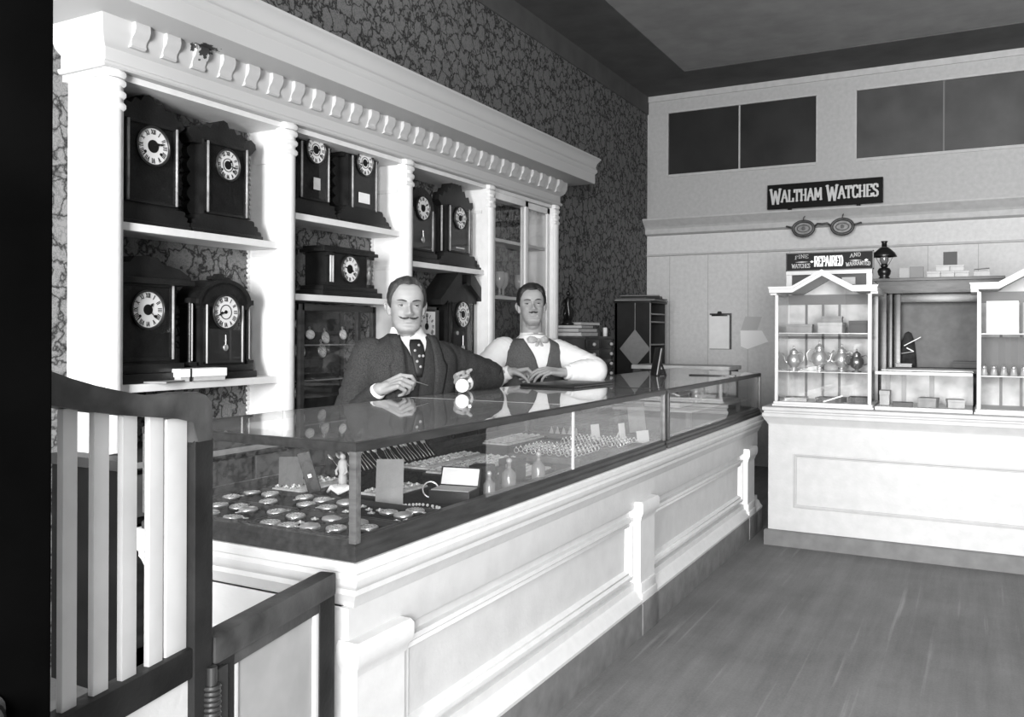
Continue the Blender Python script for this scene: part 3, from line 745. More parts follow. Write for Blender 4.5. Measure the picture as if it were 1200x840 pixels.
t = vase('cruet_bottle', 'small dark cruet bottle on the cabinet behind the sliding glass doors', 'bottle', pb, (-2.70, 4.70, .90), GW, 'cruet bottles in the glazed bay')
MB().ball((0, 0, .150), .012, 10, 8).build('stopper', GWP, t, PI)
for y, x in ((4.76, -2.74), (4.83, -2.70), (4.90, -2.73)): dup(t, (x, y, .90))
t = thing('cruet_tray', 'low dark tray of cruets behind the sliding glass doors', 'tray', (-2.73, 4.80, .781))
m = MB(); m.box(-.08, -.19, .095, .08, .19, .119, .004); m.box(-.06, -.16, 0, .06, .16, .095); m.build('stand', DARKWOOD, t)
# ================================================================== SHOW COUNTER
XB = -1.169; CN, CF, CL = 1.468, 5.44, -1.868
ct = thing('shop_counter', 'long white panelled show counter running back through the shop', 'counter', (XB, CN, 0))
def cpart(mb, name, m, parent=None, smooth=SM):
    o = mb.build(name, m, None, smooth); o.data.transform(Matrix.Translation((-XB, -CN, 0))); o.parent = parent or ct; return o
BODYX = -1.225
m = MB(); m.box(-1.845, CN+.02, .0, BODYX, CF, .60); cpart(m, 'body', WHITE2, None, None)
Upath = [(CL, CN+.012), (XB-.012, CN+.012), (XB-.012, CF)]
Lpath = [(-1.845, CN+.02), (BODYX+.02, CN+.02), (BODYX+.02, CF)]
# crown moulding under the glass case
prof = [(-.06, .598), (-.018, .598), (-.012, .606), (-.004, .622), (.004, .632), (.004, .644), (.012, .650), (.020, .660), (.022, .672), (.016, .678), (.016, .682), (.022, .686), (.022, .700), (.016, .706), (-.06, .706)]
cpart(MB().sweep(Upath, prof, IDW), 'crown_moulding', WHITE)
m = MB(); m.box(CL, CN+.02, .655, XB-.04, CF, .7055); cpart(m, 'top_board', WHITE, None, None)
# frieze rail, plinth moulding and grey baseboard
cpart(MB().sweep(Lpath, [(-.02, .50), (.0, .50), (.004, .506), (.004, .600), (-.02, .600)], IDW), 'frieze_rail', WHITE2)
cpart(MB().sweep(Lpath, [(-.02, .128), (.034, .128), (.036, .140), (.022, .156), (.016, .172), (.004, .180), (.002, .205), (-.02, .205)], IDW), 'plinth_moulding', WHITE)
cpart(MB().sweep(Lpath, [(-.02, .0), (.036, .0), (.036, .120), (.030, .129), (-.02, .129)], IDW), 'baseboard', GREYBASE)
def pilaster(ya, yb, near=False):
    b = MB(); xs = BODYX+.044
    b.box(BODYX, ya, .205, xs, yb, .47)
    b.box(BODYX, ya-.006, .128, xs+.012, yb+.006, .165, .004); b.box(BODYX, ya-.003, .165, xs+.006, yb+.003, .205, .004)
    prof = [(-.02, .455), (.003, .455), (.006, .470), (.014, .482), (.016, .494), (.016, .520), (.010, .530), (-.02, .530)]
    b.sweep([(BODYX, ya), (xs, ya), (xs, yb), (BODYX, yb)], prof, IDW)
    p = cpart(b, 'pilaster', WHITE)
    b = MB(); b.box(BODYX+.01, ya-.008, .0, xs+.016, yb+.008, .128, .003); cpart(b, 'pilaster_base', GREYBASE, p)
PIL = [(CN+.02, 1.665), (3.275, 3.445), (5.10, 5.27)]
for a, b in PIL: pilaster(a, b)
# sunk panels with mouldings on the front, and on the near end
def rect_mould(fn, u0, v0, u1, v1, prof): return MB().sweep([(u0, v0), (u0, v1), (u1, v1), (u1, v0)], prof, fn, closed=True)
fr = [(.0, 0), (.0, .020), (.012, .022), (.020, .012), (.030, .016), (.038, .004), (.040, 0)]
for ya, yb in ((1.69, 3.255), (3.47, 5.08)):
    cpart(rect_mould(lambda u, v, w: (BODYX+w, u, v), ya, .225, yb, .468, fr), 'panel_moulding', WHITE)
    for yy in (ya, yb-.045): 
        pass
cpart(rect_mould(lambda u, v, w: (u, CN+.02-w, v), -1.80, .225, -1.27, .468, fr), 'panel_moulding', WHITE)
# ------------------------------------------------------------------ glass show cases on it
def show_case(label, y0, y1, far=None, seams=(), rail=CASEWOOD):
    """far: (x, y) of a slanted far back corner"""
    x0, x1 = -1.85, XB-.003
    t = thing('display_case', label, 'display case', ((x0+x1)/2, y0, .706))
    off = Matrix.Translation((-(x0+x1)/2, -y0, -.706))
    def part(mb, name, m, parent=None, smooth=SM):
        o = mb.build(name, m, None, smooth); o.data.transform(off); o.parent = parent or t; return o
    fx_, fy_ = far or (x0, y1)
    ring = [(x0, y0), (x1, y0), (x1, y1), (fx_, fy_)]       # clockwise seen from above is right-hand outward
    base = [(-.035, .707), (.0, .707), (.0, .722), (-.005, .728), (-.005, .738), (-.010, .744), (-.012, .752), (-.035, .752)]
    # near end has a paler worn rail
    b = part(MB().sweep(ring, base, IDW, closed=True), 'base_rail', rail)
    part(MB().prism([(x0+.02, y0+.02), (x1-.02, y0+.02), (x1-.02, y1-.02), (fx_+.02, fy_-.03)], 'z', .708, .733), 'floor_board', VELVET, b, None)
    top = [(-.022, .942), (-.002, .942), (.0, .946), (.0, .960), (-.003, .963), (-.022, .963)]
    part(MB().sweep(ring, top, IDW, closed=True), 'top_rail', rail)
    for (x, y), s in zip(ring, ((1, 1), (-1, 1), (-1, -1), (1, -1))):
        b = MB(); b.box(x+s[0]*.001, y+s[1]*.001, .745, x+s[0]*.020, y+s[1]*.020, .945, .002); part(b, 'corner_post', CASEWOOD2 if y0 < 2 else rail)
    g = .0025
    def pane(p, q, nm='pane', mm=GLASS):
        d = (Vector(q)-Vector(p)).normalized(); n = Vector((d.y, -d.x))*g/2; ins = -Vector((d.y, -d.x))*.010
        P = [Vector(p)+d*.012+ins-n, Vector(q)-d*.012+ins-n, Vector(q)-d*.012+ins+n, Vector(p)+d*.012+ins+n]
        part(MB().prism([(v.x, v.y) for v in P], 'z', .750, .945), nm, mm, None, None)
    ys = [y0]+list(seams)+[y1]
    for a, b in zip(ys, ys[1:]): pane((x1, a+.0), (x1, b-.0), 'front_pane', GLASSF)
    for s in seams:
        m = MB(); m.box(x1-.013, s-.005, .75, x1-.006, s+.005, .945); part(m, 'glass_joint', mat('bright_glass_edge', .62, .3, .6), None, None)
    pane((x0, y0), (x1, y0), 'end_pane'); pane((x1, y1), (fx_, fy_), 'end_pane')
    # top glass in sheets
    ty = [y0+.012]+list(seams)+[y1-.012]
    for i, (a, b) in enumerate(zip(ty, ty[1:])):
        bb = b-.002 if i < len(ty)-2 else b
        last = i == len(ty)-2
        pts = [(x0+.012, a), (x1-.012, a), (x1-.012, bb), ((fx_+.012) if last else x0+.012, (fy_-.02) if last and far else bb)]
        part(MB().prism(pts, 'z', .9595, .9632), 'top_pane', GLASST, None, None)
    for s in seams:
        m = MB(); m.box(x0+.015, s-.0035, .9635, x1-.015, s+.0015, .9638); part(m, 'glass_joint', mat('bright_glass_edge', .62, .3, .6), None, None)
    # sliding doors at the back of dark wood
    a = MB(); a.prism([(x0+.003, y0+.02), (x0+.012, y0+.02), (fx_+.012, fy_-.03), (fx_+.003, fy_-.03)], 'z', .752, .775); part(a, 'back_track', rail)
    return t
case1 = show_case('near glass show case full of watches and jewellery on the white counter', CN+.002, 3.565, None, (2.62,))
case2 = show_case('far small glass show case at the back end of the white counter', 3.60, 5.40, (-1.87, 5.90), ())
ZF = .7335
# two lighter near-end rails (worn)
# ------------------------------------------------------------------ things in the near case
pw = pocket_watch('pocket_watch', 'open-faced silver pocket watch lying face up in the near velvet trays', .0245, SILVER, False, 'open-faced watches in the near trays')
pl = pocket_watch('pocket_watch', 'closed-cover silver pocket watch lying in the velvet trays at the near end of the case', .0245, SILVER, True, 'closed-cover watches in the near trays')
W1 = [(-1.683,1.537),(-1.594,1.525),(-1.628,1.612),(-1.541,1.53),(-1.48,1.529),(-1.418,1.521),(-1.661,1.716),(-1.621,1.739),(-1.62,1.811),(-1.552,1.804),(-1.539,1.668),(-1.539,1.738),(-1.482,1.735),(-1.526,1.601),(-1.478,1.615),(-1.80,1.700),(-1.745,1.721),(-1.80,1.60),(-1.80,1.79),(-1.735,1.80),(-1.426,1.635),(-1.373,1.66),(-1.485,1.805),(-1.364,1.543),(-1.421,1.741),
      (-1.74,1.62),(-1.68,1.63),(-1.59,1.68),(-1.303,1.764),(-1.291,1.67),(-1.248,1.751),(-1.30,1.56),(-1.24,1.60),(-1.255,1.822),(-1.212,1.68),(-1.36,1.60)]
def trays(label, x0, y0, x1, y1, h=.008, nx=2, ny=1):
    t = thing('velvet_tray', label, 'tray', ((x0+x1)/2, (y0+y1)/2, ZF)); hx, hy = (x1-x0)/2, (y1-y0)/2
    MB().box(-hx, -hy, 0, hx, hy, h).build('base', VELVET, t)
    m = MB(); e = .006
    for a in (-hx, hx-e): m.box(a, -hy, 0, a+e, hy, h+.012)
    for a in (-hy, hy-e): m.box(-hx, a, 0, hx, a+e, h+.012)
    for i in range(1, nx): m.box(-hx+2*hx*i/nx-.003, -hy, h, -hx+2*hx*i/nx+.003, hy, h+.010)
    for i in range(1, ny): m.box(-hx, -hy+2*hy*i/ny-.003, h, hx, -hy+2*hy*i/ny+.003, h+.010)
    m.build('rim', mat('tray_rim', .03, .5, .4), t)
    return t
trays('dark velvet watch tray at the near left corner of the case', -1.828, 1.492, -1.515, 1.668, .007, 1, 1)
trays('dark velvet watch tray at the near right corner of the case', -1.508, 1.492, -1.192, 1.668, .007, 2, 1)
trays('dark velvet watch tray second row left in the case', -1.828, 1.676, -1.515, 1.845, .007, 1, 1)
trays('dark velvet watch tray second row right in the case', -1.508, 1.676, -1.192, 1.845, .007, 1, 1)
placed = []
first = {0: True, 1: True}
rnd = random.Random(3)
for i, (x, y) in enumerate(W1):
    # keep the watches clear of one another and of the tray rims
    x = min(max(x, -1.795), -1.222); y = min(max(y, 1.528), 1.812)
    for lo, hi in ((-1.515, -1.508),):
        if abs(x-(lo+hi)/2) < .036: x = (lo+hi)/2 + (.038 if x > (lo+hi)/2 else -.038)
    if abs(y-1.672) < .040: y = 1.672+(.042 if y > 1.672 else -.042)
    if any((x-a)**2+(y-b)**2 < .053**2 for a, b in placed): continue
    placed.append((x, y)); k = 1 if rnd.random() < .3 else 0
    src = (pw, pl)[k]; o = src if first[k] else copy_tree(src); first[k] = False
    o.location = (x, y, ZF+.0075); o.rotation_euler = (R(rnd.uniform(-3, 3)), R(rnd.uniform(-3, 3)), rnd.uniform(0, 6.28))
# rings: loose shiny little things among and beyond the watches
def ring_obj(name, label, group):
    t = thing(name, label, 'ring', (0,0,0), 0, group)
    MB().tube([(.009*math.cos(a), .0, .009+.009*math.sin(a)) for a in [2*PI*i/14 for i in range(14)]], .0013, 6, closed=True).build('band', SILVER, t, PI)
    MB().ball((0, 0, .0205), .0032, 8, 6).build('stone', mat('bright_stone', .85, .1, .8), t, PI)
    return t
def scatter(proto, pts, rz=None, rx=0):
    for i, (x, y, z) in enumerate(pts):
        o = proto if i == 0 else copy_tree(proto)
        o.location = (x, y, z); o.rotation_euler = (rx, 0, (rz if rz is not None else rnd.uniform(0, 6.28)))
rg = ring_obj('finger_ring', 'small bright finger ring standing in the ring trays in the middle of the case', 'rings in the middle trays')
pts = []
for (tx, ty, nx, ny) in ((-1.355, 2.93, 8, 7), (-1.32, 3.26, 8, 6)):
    for i in range(nx):
        for j in range(ny): pts.append((tx-.15+.034*i+rnd.uniform(-.003, .003), ty-.10+.034*j, ZF+.0235))
    hx, hy = .15+.034*.5, .12+.012
    T_ = thing('ring_tray', 'dark slotted ring tray in the middle of the case' if ty < 3 else 'dark slotted ring tray nearer the front glass past the middle', 'tray', (tx-.15+.034*(nx-1)/2, ty-.10+.034*(ny-1)/2, ZF))
    MB().box(-.017*nx-.012, -.017*ny-.012, 0, .017*nx+.012, .017*ny+.012, .022, .003).build('pad', mat('grey_velvet', .09, .95, .1, .3, 40), T_, SM)
scatter(rg, pts, 0)
# brooches on pale cards
def brooch():
    t = thing('brooch', 'small pale brooch pinned in rows on the white jewellery pads', 'brooch', (0,0,0), 0, 'brooches on the white pads')
    m = MB()
    for k in range(5):
        a = 2*PI*k/5; m.ball((.006*math.cos(a), .006*math.sin(a), .004), .0045, 8, 6, (1, 1, .6))
    m.build('petals', SILVER, t, PI); MB().ball((0, 0, .006), .0035, 8, 6).build('stone', mat('bright_stone', .85, .1, .8), t, PI)
    return t
br = brooch(); pts = []
PADS = [(-1.765, 2.00, .11, .22, 'white jewellery pad at the back left of the case behind the watch trays'), (-1.680, 2.62, .11, .40, 'long white jewellery pad along the back of the case'), (-1.535, 2.58, .13, .42, 'long white jewellery pad in the middle of the case past the grey card'), (-1.50, 2.06, .10, .20, 'pale jewellery pad beside the standing grey card'), (-1.76, 3.28, .13, .34, 'white jewellery pad toward the far end of the near case'), (-1.33, 2.56, .10, .20, 'small white jewellery pad near the front glass by the joint')]
for x, y, w_, d_, lab in PADS:
    t = thing('jewellery_pad', lab, 'display pad', (x, y, ZF))
    MB().box(-w_*.5, -d_*.5, 0, w_*.5, d_*.5, .012, .003).build('pad', mat('pale_velvet_pad', .60, .9, .1, .25, 60), t, SM)
    MB().box(-w_*.5-.008, -d_*.5-.008, 0, w_*.5+.008, d_*.5+.008, .006).build('edge', mat('tray_rim', .03), t)
    for i in range(int(w_/.030)):
        for j in range(int(d_/.026)): pts.append((x-w_*.5+.018+.030*i+rnd.uniform(-.004, .004), y-d_*.5+.014+.026*j+rnd.uniform(-.003, .003), ZF+.0122))
scatter(br, pts)
lb = copy_tree(bpy.data.objects['brooch']); lb['label'] = 'bright loose brooch on the dark velvet near the case corner post'; lb['group'] = 'loose brooches near the corner post'
lpts = []
for k in range(60):
    x, y = rnd.uniform(-1.49, -1.215), rnd.uniform(1.52, 1.82)
    if abs(y-1.672) < .018 or abs(x+1.35) < .014 and y < 1.67 or any((x-a)**2+(y-b)**2 < .042**2 for a, b in placed) or any((x-a)**2+(y-b)**2 < .024**2 for a, b, c in lpts): continue
    lpts.append((x, y, ZF+.0075))
scatter(lb, lpts[:26])
# teaspoons fanned along the back
def spoon():
    t = thing('teaspoon', 'silver teaspoon in the row on the steep rack at the back of the case', 'spoon', (0,0,0), 0, 'teaspoons along the back')
    MB().tube([(0, 0, .004), (0, .03, .006), (0, .06, .004), (0, .092, .006)], [.0045, .0022, .0016, .0018], 8, flat=(1, .5)).build('handle', SILVER, t, PI)
    MB().ball((0, .112, .006), .013, 14, 8, (.85, 1.5, .25)).build('bowl', SILVER, t, PI)
    return t
sp = spoon()
SPN = 16
m = MB(); 
t = thing('spoon_stand', 'dark steep velvet rack carrying the row of teaspoons', 'stand', (-1.800, 2.42, ZF))
MB().prism([(-.033, 0), (.035, 0), (.035, .008), (-.028, .066)], 'y', -.28, .28).build('slope', VELVET, t)
for i in range(26):
    o = sp if i == 0 else copy_tree(sp)
    o.scale = (.66, .66, .66); o.location = (-1.772, 2.165+.0205*i, ZF+.013); o.rotation_euler = (R(43+rnd.uniform(-5, 3)), 0, R(90+rnd.uniform(-20, 20)))
# standing cards, boxes, bottles
def leaning_card(label, x, y, w_, h_, rz, tilt, mm, name='price_card', cat='card'):
    t = thing(name, label, cat, (x, y, ZF), rz)
    M = Matrix.Rotation(tilt, 4, 'X'); MB().box(-w_/2, -.0015, 0, w_/2, .0015, h_, 0, M).build('card', mm, t)
    y1 = h_*.75*math.sin(tilt)
    M2 = Matrix.Translation((0, -math.sin(tilt)*h_*.75-.0, math.cos(tilt)*h_*.75)) 
    MB().prism([(-h_*.75*math.sin(tilt)+.002, h_*.75*math.cos(tilt)), (.05, .0), (.046, 0), (-h_*.70*math.sin(tilt)+.002, h_*.70*math.cos(tilt))], 'x', -.006, .006).build('strut', mm, t)
    return t
leaning_card('grey card on its edge leaning in the case near the corner post', -1.405, 1.905, .075, .125, R(32), R(-20), mat('grey_card_light', .34, .8, .2, .08, 30))
leaning_card('grey square card leaning at the back left of the case', -1.78, 1.93, .07, .10, R(40), R(-12), mat('dark_card', .12, .8))
t = thing('folding_case', 'dark upright folded case leaning against the back left of the show case', 'case', (-1.69, 1.935, ZF), R(35))
m = MB(); M = Matrix.Rotation(R(-16), 4, 'Y'); m.box(-.018, -.012, .004, .018, .012, .125, .002, M); m.build('cover', mat('dark_leather', .015, .5), t, SM); m = MB(); m.box(-.005, -.0135, .05, .005, -.0122, .06, 0, M); m.build('clasp', SILVERD, t)
t = thing('figurine', 'small pale standing figurine at the back left of the case', 'figurine', (-1.66, 2.02, ZF))
MB().lathe([(0, 0), (.018, 0), (.018, .010), (.012, .014), (.013, .035), (.010, .05), (.015, .07), (.012, .085), (.006, .09), (.0, .09)], (0,0,0), 16).build('robe', mat('bisque', .5, .5), t, PI)
MB().ball((0, 0, .098), .009, 12, 8).build('head', mat('bisque', .5, .5), t, PI)
for s in (-1, 1): MB().tube([(s*.012, 0, .072), (s*.02, -.006, .055), (s*.012, -.012, .045)], .0035, 8).build('arm', mat('bisque', .5, .5), t, PI)
t = thing('seashell', 'white shell lying behind the watch trays', 'shell', (-1.60, 1.93, ZF+.0), R(20))
m = MB()
for k in range(9):
    a = -1.1+2.2*k/8; m.tube([(0, 0, .008), (.028*math.sin(a), .025*math.cos(a), .024), (.045*math.sin(a), .045*math.cos(a), .008)], [.004, .008, .005], 8)
m.build('shell', LINEN, t, PI)
t = thing('jewel_casket', 'dark open jewel casket with white-lined lid near the front glass', 'casket', (-1.275, 2.03, ZF), R(10))
m = MB(); m.box(-.06, -.04, 0, .06, .04, .035, .003); m.build('box', mat('dark_leather', .015, .5), t, SM)
M = Matrix.Translation((0, .04, .035)) @ Matrix.Rotation(R(-20), 4, 'X'); m = MB(); m.box(-.06, -.004, 0, .06, .004, .055, .001, M); l = m.build('lid', mat('dark_leather', .015, .5), t, SM)
m = MB(); m.box(-.055, -.0055, .004, .055, -.0042, .051, 0, M); o = m.build('lining', PAPER, l); o['label'] = 'white satin lining'
MB().box(-.055, -.035, .0352, .055, .035, .037).build('cushion', PAPERM, t)
t = thing('bangle', 'bright bangle leaning behind the jewel casket', 'bangle', (-1.36, 2.04, ZF+.0243), R(30)); MB().tube([(.022*math.cos(a), 0, .022*math.sin(a)) for a in [2*PI*i/24 for i in range(24)]], .0022, 8, closed=True).build('hoop', SILVER, t, PI)
def ring_box(label, x, y, rz, s, mm):
    t = thing('ring_box', label, 'box', (x, y, ZF), rz); h = .05*s
    m = MB(); m.box(-.028*s, -.025*s, 0, .028*s, .025*s, h, .003); m.build('body', mm, t, SM)
    m = MB(); m.box(-.029*s, -.026*s, h, .029*s, .026*s, h+.018*s, .004); m.build('lid', mm, t, SM); MB().box(-.004, -.0275*s, h-.004, .004, -.026*s, h+.006).build('clasp', SILVER, t)
    return t
DL = mat('dark_leather', .015, .5)
ring_box('dark small square box, nearest of the pair behind the glass bottles', -1.30, 2.225, R(8), 1.1, DL)
ring_box('dark small square box between the two tall glass bottles', -1.27, 2.36, R(-6), 1.15, DL)
def scent(label, x, y, s=1):
    t = thing('scent_bottle', label, 'bottle', (x, y, ZF))
    MB().lathe([(0, 0), (.02*s, 0), (.022*s, .01), (.021*s, .05*s), (.012*s, .062*s), (.007*s, .066*s), (.007*s, .078*s), (.010*s, .08*s), (0, .081*s)], (0,0,0), 16).build('body', mat('grey_bottle_glass', .16, .15, .8), t, PI)
    MB().ball((0, 0, .088*s), .009*s, 12, 8).build('stopper', GWP, t, PI)
scent('grey glass scent bottle nearest the casket', -1.225, 2.255); scent('grey glass scent bottle farther along by the dark box', -1.215, 2.43); scent('squat grey glass scent bottle just right of the casket', -1.215, 2.12, .8)
leaning_card('white upright price card, left of three past the glass joint', -1.45, 3.46, .05, .075, R(70), R(-8), PAPER)
leaning_card('tall white price card, middle of three past the glass joint', -1.33, 3.47, .04, .085, R(75), R(-8), PAPER)
leaning_card('broad white price card, right of three nearest the front glass', -1.235, 3.46, .075, .06, R(70), R(-8), PAPER)
t = thing('necklace', 'pearl necklace curled between the casket and the watch trays', 'necklace', (-1.30, 1.905, ZF))
for k in range(22):
    a = 2*PI*k/22; MB().ball((.05*math.cos(a)+.006*math.sin(3*a), .028*math.sin(a), .0045), .0042, 8, 6).build('pearl', mat('pearl', .8, .25), t, PI)
# chains hung in a row on a low T bar in the far part
ch = thing('watch_chain', 'silver watch chain laid straight in the row at the far end of the near case', 'chain', (0,0,0), 0, 'watch chains in a row')
m = MB()
for k in range(16):
    m.tube([(.0035*math.cos(a)*(1 if k % 2 else .35), .008*k+.006*math.sin(a), .0035*math.cos(a)*(.35 if k % 2 else 1)+.004) for a in [2*PI*i/8 for i in range(8)]], .0012, 5, closed=True)
m.build('links', SILVER, ch, PI); MB().tube([(-.009, -.006, .004), (.009, -.006, .004)], .0018, 6).build('bar', SILVER, ch, PI)
for i in range(10):
    o = ch if i == 0 else copy_tree(ch); o.location = (-1.62+.022*i, 3.13, ZF)
# ------------------------------------------------------------------ things in the far case
t = thing('glass_shelf_board', 'raised shelf board on blocks inside the far glass case', 'shelf', (-1.45, 4.72, ZF))
m = MB(); m.box(-.22, -.52, .075, .20, .55, .083); m.build('board', mat('pale_shelf', .4, .5), t)
for y in (-.5, .52): 
    for x in (-.2, .18): MB().box(x-.012, y-.012, 0, x+.012, y+.012, .0745).build('block', MIDWOOD, t)
def book(label, x, y, z, l, w_, h, rz, mm, group=None, name='book'):
    t = thing(name, label, 'book', (x, y, z), rz, group)
    m = MB(); m.box(-l/2, -w_/2, 0, l/2, w_/2, .003); m.box(-l/2, -w_/2, h-.003, l/2, w_/2, h); m.box(-l/2, w_/2-.003, 0, l/2, w_/2, h, .001); m.build('cover', mm, t)
    MB().box(-l/2+.004, -w_/2+.004, .0031, l/2-.004, w_/2-.004, h-.0031).build('pages', PAPERM, t)
    return t
book('dark flat album on the raised shelf of the far case, left', -1.45, 4.45, ZF+.083, .24, .2, .03, R(90), MIDWOOD, name='album')
def tea(label, x, y, z, s=1.0, name='teapot', spout=True, tall=1.0, mm=SILVERD, rz=0.0):
    t = thing(name, label, name.replace('_', ' '), (x, y, z), rz)
    b = [(0, 0), (.030, 0), (.032, .006), (.014, .014), (.014, .02), (.036, .035), (.050, .06), (.048, .085), (.032, .105), (.026, .115), (.030, .120), (.0, .120)]
    MB().lathe([(r*s, z_*s*tall) for r, z_ in b], (0,0,0), 22).build('body', mm, t, PI)
    MB().lathe([(.029*s, .1205*s*tall), (.024*s, .132*s*tall), (.010*s, .143*s*tall), (.004*s, .150*s*tall), (.008*s, .158*s*tall), (0, .165*s*tall)], (0,0,0), 18).build('lid', mm, t, PI)
    h = s*tall
    if spout: MB().tube([(.045*s, 0, .05*h), (.068*s, 0, .06*h), (.078*s, 0, .09*h), (.092*s, 0, .112*h)], [.012*s, .010*s, .007*s, .006*s], 10).build('spout', mm, t, PI)
    hp = [(-.028*s, 0, .108*h), (-.06*s, 0, .118*h), (-.082*s, 0, .095*h), (-.075*s, 0, .06*h), (-.046*s, 0, .05*h)]
    MB().tube(hp, .0045*s, 8).build('handle', mm, t, PI)
    if not spout: MB().tube([(-x_, y_, z_) for x_, y_, z_ in hp], .0045*s, 8).build('handle', mm, t, PI)
    return t
tea('small silver cream jug on the raised shelf in the far case', -1.38, 4.72, ZF+.083, .55, 'cream_jug', rz=R(40)); tea('small silver sugar bowl with two handles in the far case', -1.40, 4.92, ZF+.083, .55, 'sugar_bowl', False, rz=R(30))
t = thing('cutlery_box', 'long dark open cutlery box on the raised shelf, far case', 'box', (-1.53, 4.75, ZF+.083)); m = MB(); m.box(-.05, -.18, 0, .05, .18, .03, .002); m.build('box', DL, t, SM); MB().box(-.044, -.17, .0302, .044, .17, .033).build('lining', PAPERM, t)
leaning_card('pale card leaning at the near end inside the far case', -1.42, 3.90, .10, .12, R(60), R(-10), PAPERM)
t = thing('napkin_stand', 'small toothed dark stand inside the near case by the divider', 'stand', (-1.50, 3.50, ZF)); t.location = (-1.62, 3.49, ZF)
m = MB(); m.box(-.07, -.02, 0, .07, .02, .02)
m.build('base', DL, t)
for k in range(5): MB().prism([(-.06+.03*k-.010, .0201), (-.06+.03*k+.010, .0201), (-.06+.03*k, .05)], 'y', -.003, .003).build('tooth', SILVERD, t)
# ------------------------------------------------------------------ things on top of the cases
ZT = .9634
t = thing('leather_portfolio', 'flat dark leather portfolio lying on the case under the second man\'s forearms', 'portfolio', (-1.665, 3.60, ZT), R(90-4))
m = MB(); m.box(-.20, -.15, 0, .20, .12, .012, .004); m.build('cover', mat('black_leather', .010, .4, .5, .3, 30, .2, 40), t, SM); MB().box(-.19, -.1505, .003, .19, .10, .009).build('papers', mat('grey_pages', .1), t)
t = thing('picture_easel', 'small dark picture frame standing on the far end of the case', 'picture frame', (-1.62, 4.72, ZT), R(-50))
M = Matrix.Rotation(R(-10), 4, 'X'); m = MB()
m.box(-.055, -.008, 0, .055, .008, .16, .003, M); m.build('frame', mat('black_leather', .01), t, SM)
MB().prism([(-.055*0+.02, .12), (.07, 0), (.064, 0), (.018, .105)], 'x', -.008, .008).build('strut', mat('black_leather', .01), t)
m = MB(); m.box(.046, -.0105, .004, .055, -.008, .156, 0, M); o = m.build('gilt_edge', PAPERM, t)
t = thing('ruler', 'dark wooden ruler lying along the far edge of the case', 'ruler', (-1.33, 4.87, ZT), R(4)); m = MB(); m.box(-.13, -.018, 0, .13, .018, .006, .001); m.build('stick', DARKWOOD, t, SM); MB().box(-.13, .0145, .002, .13, .0182, .0062).build('edge_strip', DL, t)
# ================================================================== BACK COUNTER
XB0, XB1, YB = -1.066, .56, 5.043
BKW = mat('back_counter_paint', .43, .55, .35, .06, 16, .08, 70); BKW2 = mat('back_counter_moulding', .38, .55, .35, .06, 16)
bk = thing('back_counter', 'white back counter across the shop carrying gabled glass cases', 'counter', (XB0, YB, 0))
def kpart(mb, name, m, parent=None, smooth=SM):
    o = mb.build(name, m, None, smooth); o.data.transform(Matrix.Translation((-XB0, -YB, 0))); o.parent = parent or bk; return o
m = MB(); m.box(XB0+.012, YB+.012, 0, XB1, 5.62, .735); kpart(m, 'body', BKW, None, None)
pth = [(XB0+.012, 5.62), (XB0+.012, YB+.012), (XB1, YB+.012)]
P_ = lambda prof: MB().sweep([(XB1, YB+.012), (XB0+.012, YB+.012), (XB0+.012, 5.62)][::-1], [(o, z) for o, z in prof], IDW)
kpart(P_([(-.02, .690), (.004, .690), (.008, .702), (.020, .716), (.026, .730), (.030, .734), (.030, .752), (.022, .757), (.022, .764), (.030, .770), (.030, .786), (.024, .790), (-.02, .790)]), 'crown_moulding', BKW)
m = MB(); m.box(XB0+.02, YB+.02, .735, XB1, 5.62, .7895); kpart(m, 'top_board', BKW2, None, None)
kpart(P_([(-.012, 0), (.020, 0), (.020, .082), (.014, .089), (-.012, .089)]), 'baseboard', mat('pale_grey_baseboard', .13, .6, .3, .15, 14))
fr2 = [(0, 0), (.0, .006), (.006, .009), (.012, .004), (.016, .004), (.018, 0)]
for a, b in ((-.915, .40),):
    kpart(MB().sweep([(a, .222), (a, .525), (b, .525), (b, .222)], fr2, lambda u, v, w: (u, YB+.012-w, v), closed=True), 'panel_moulding', BKW2)
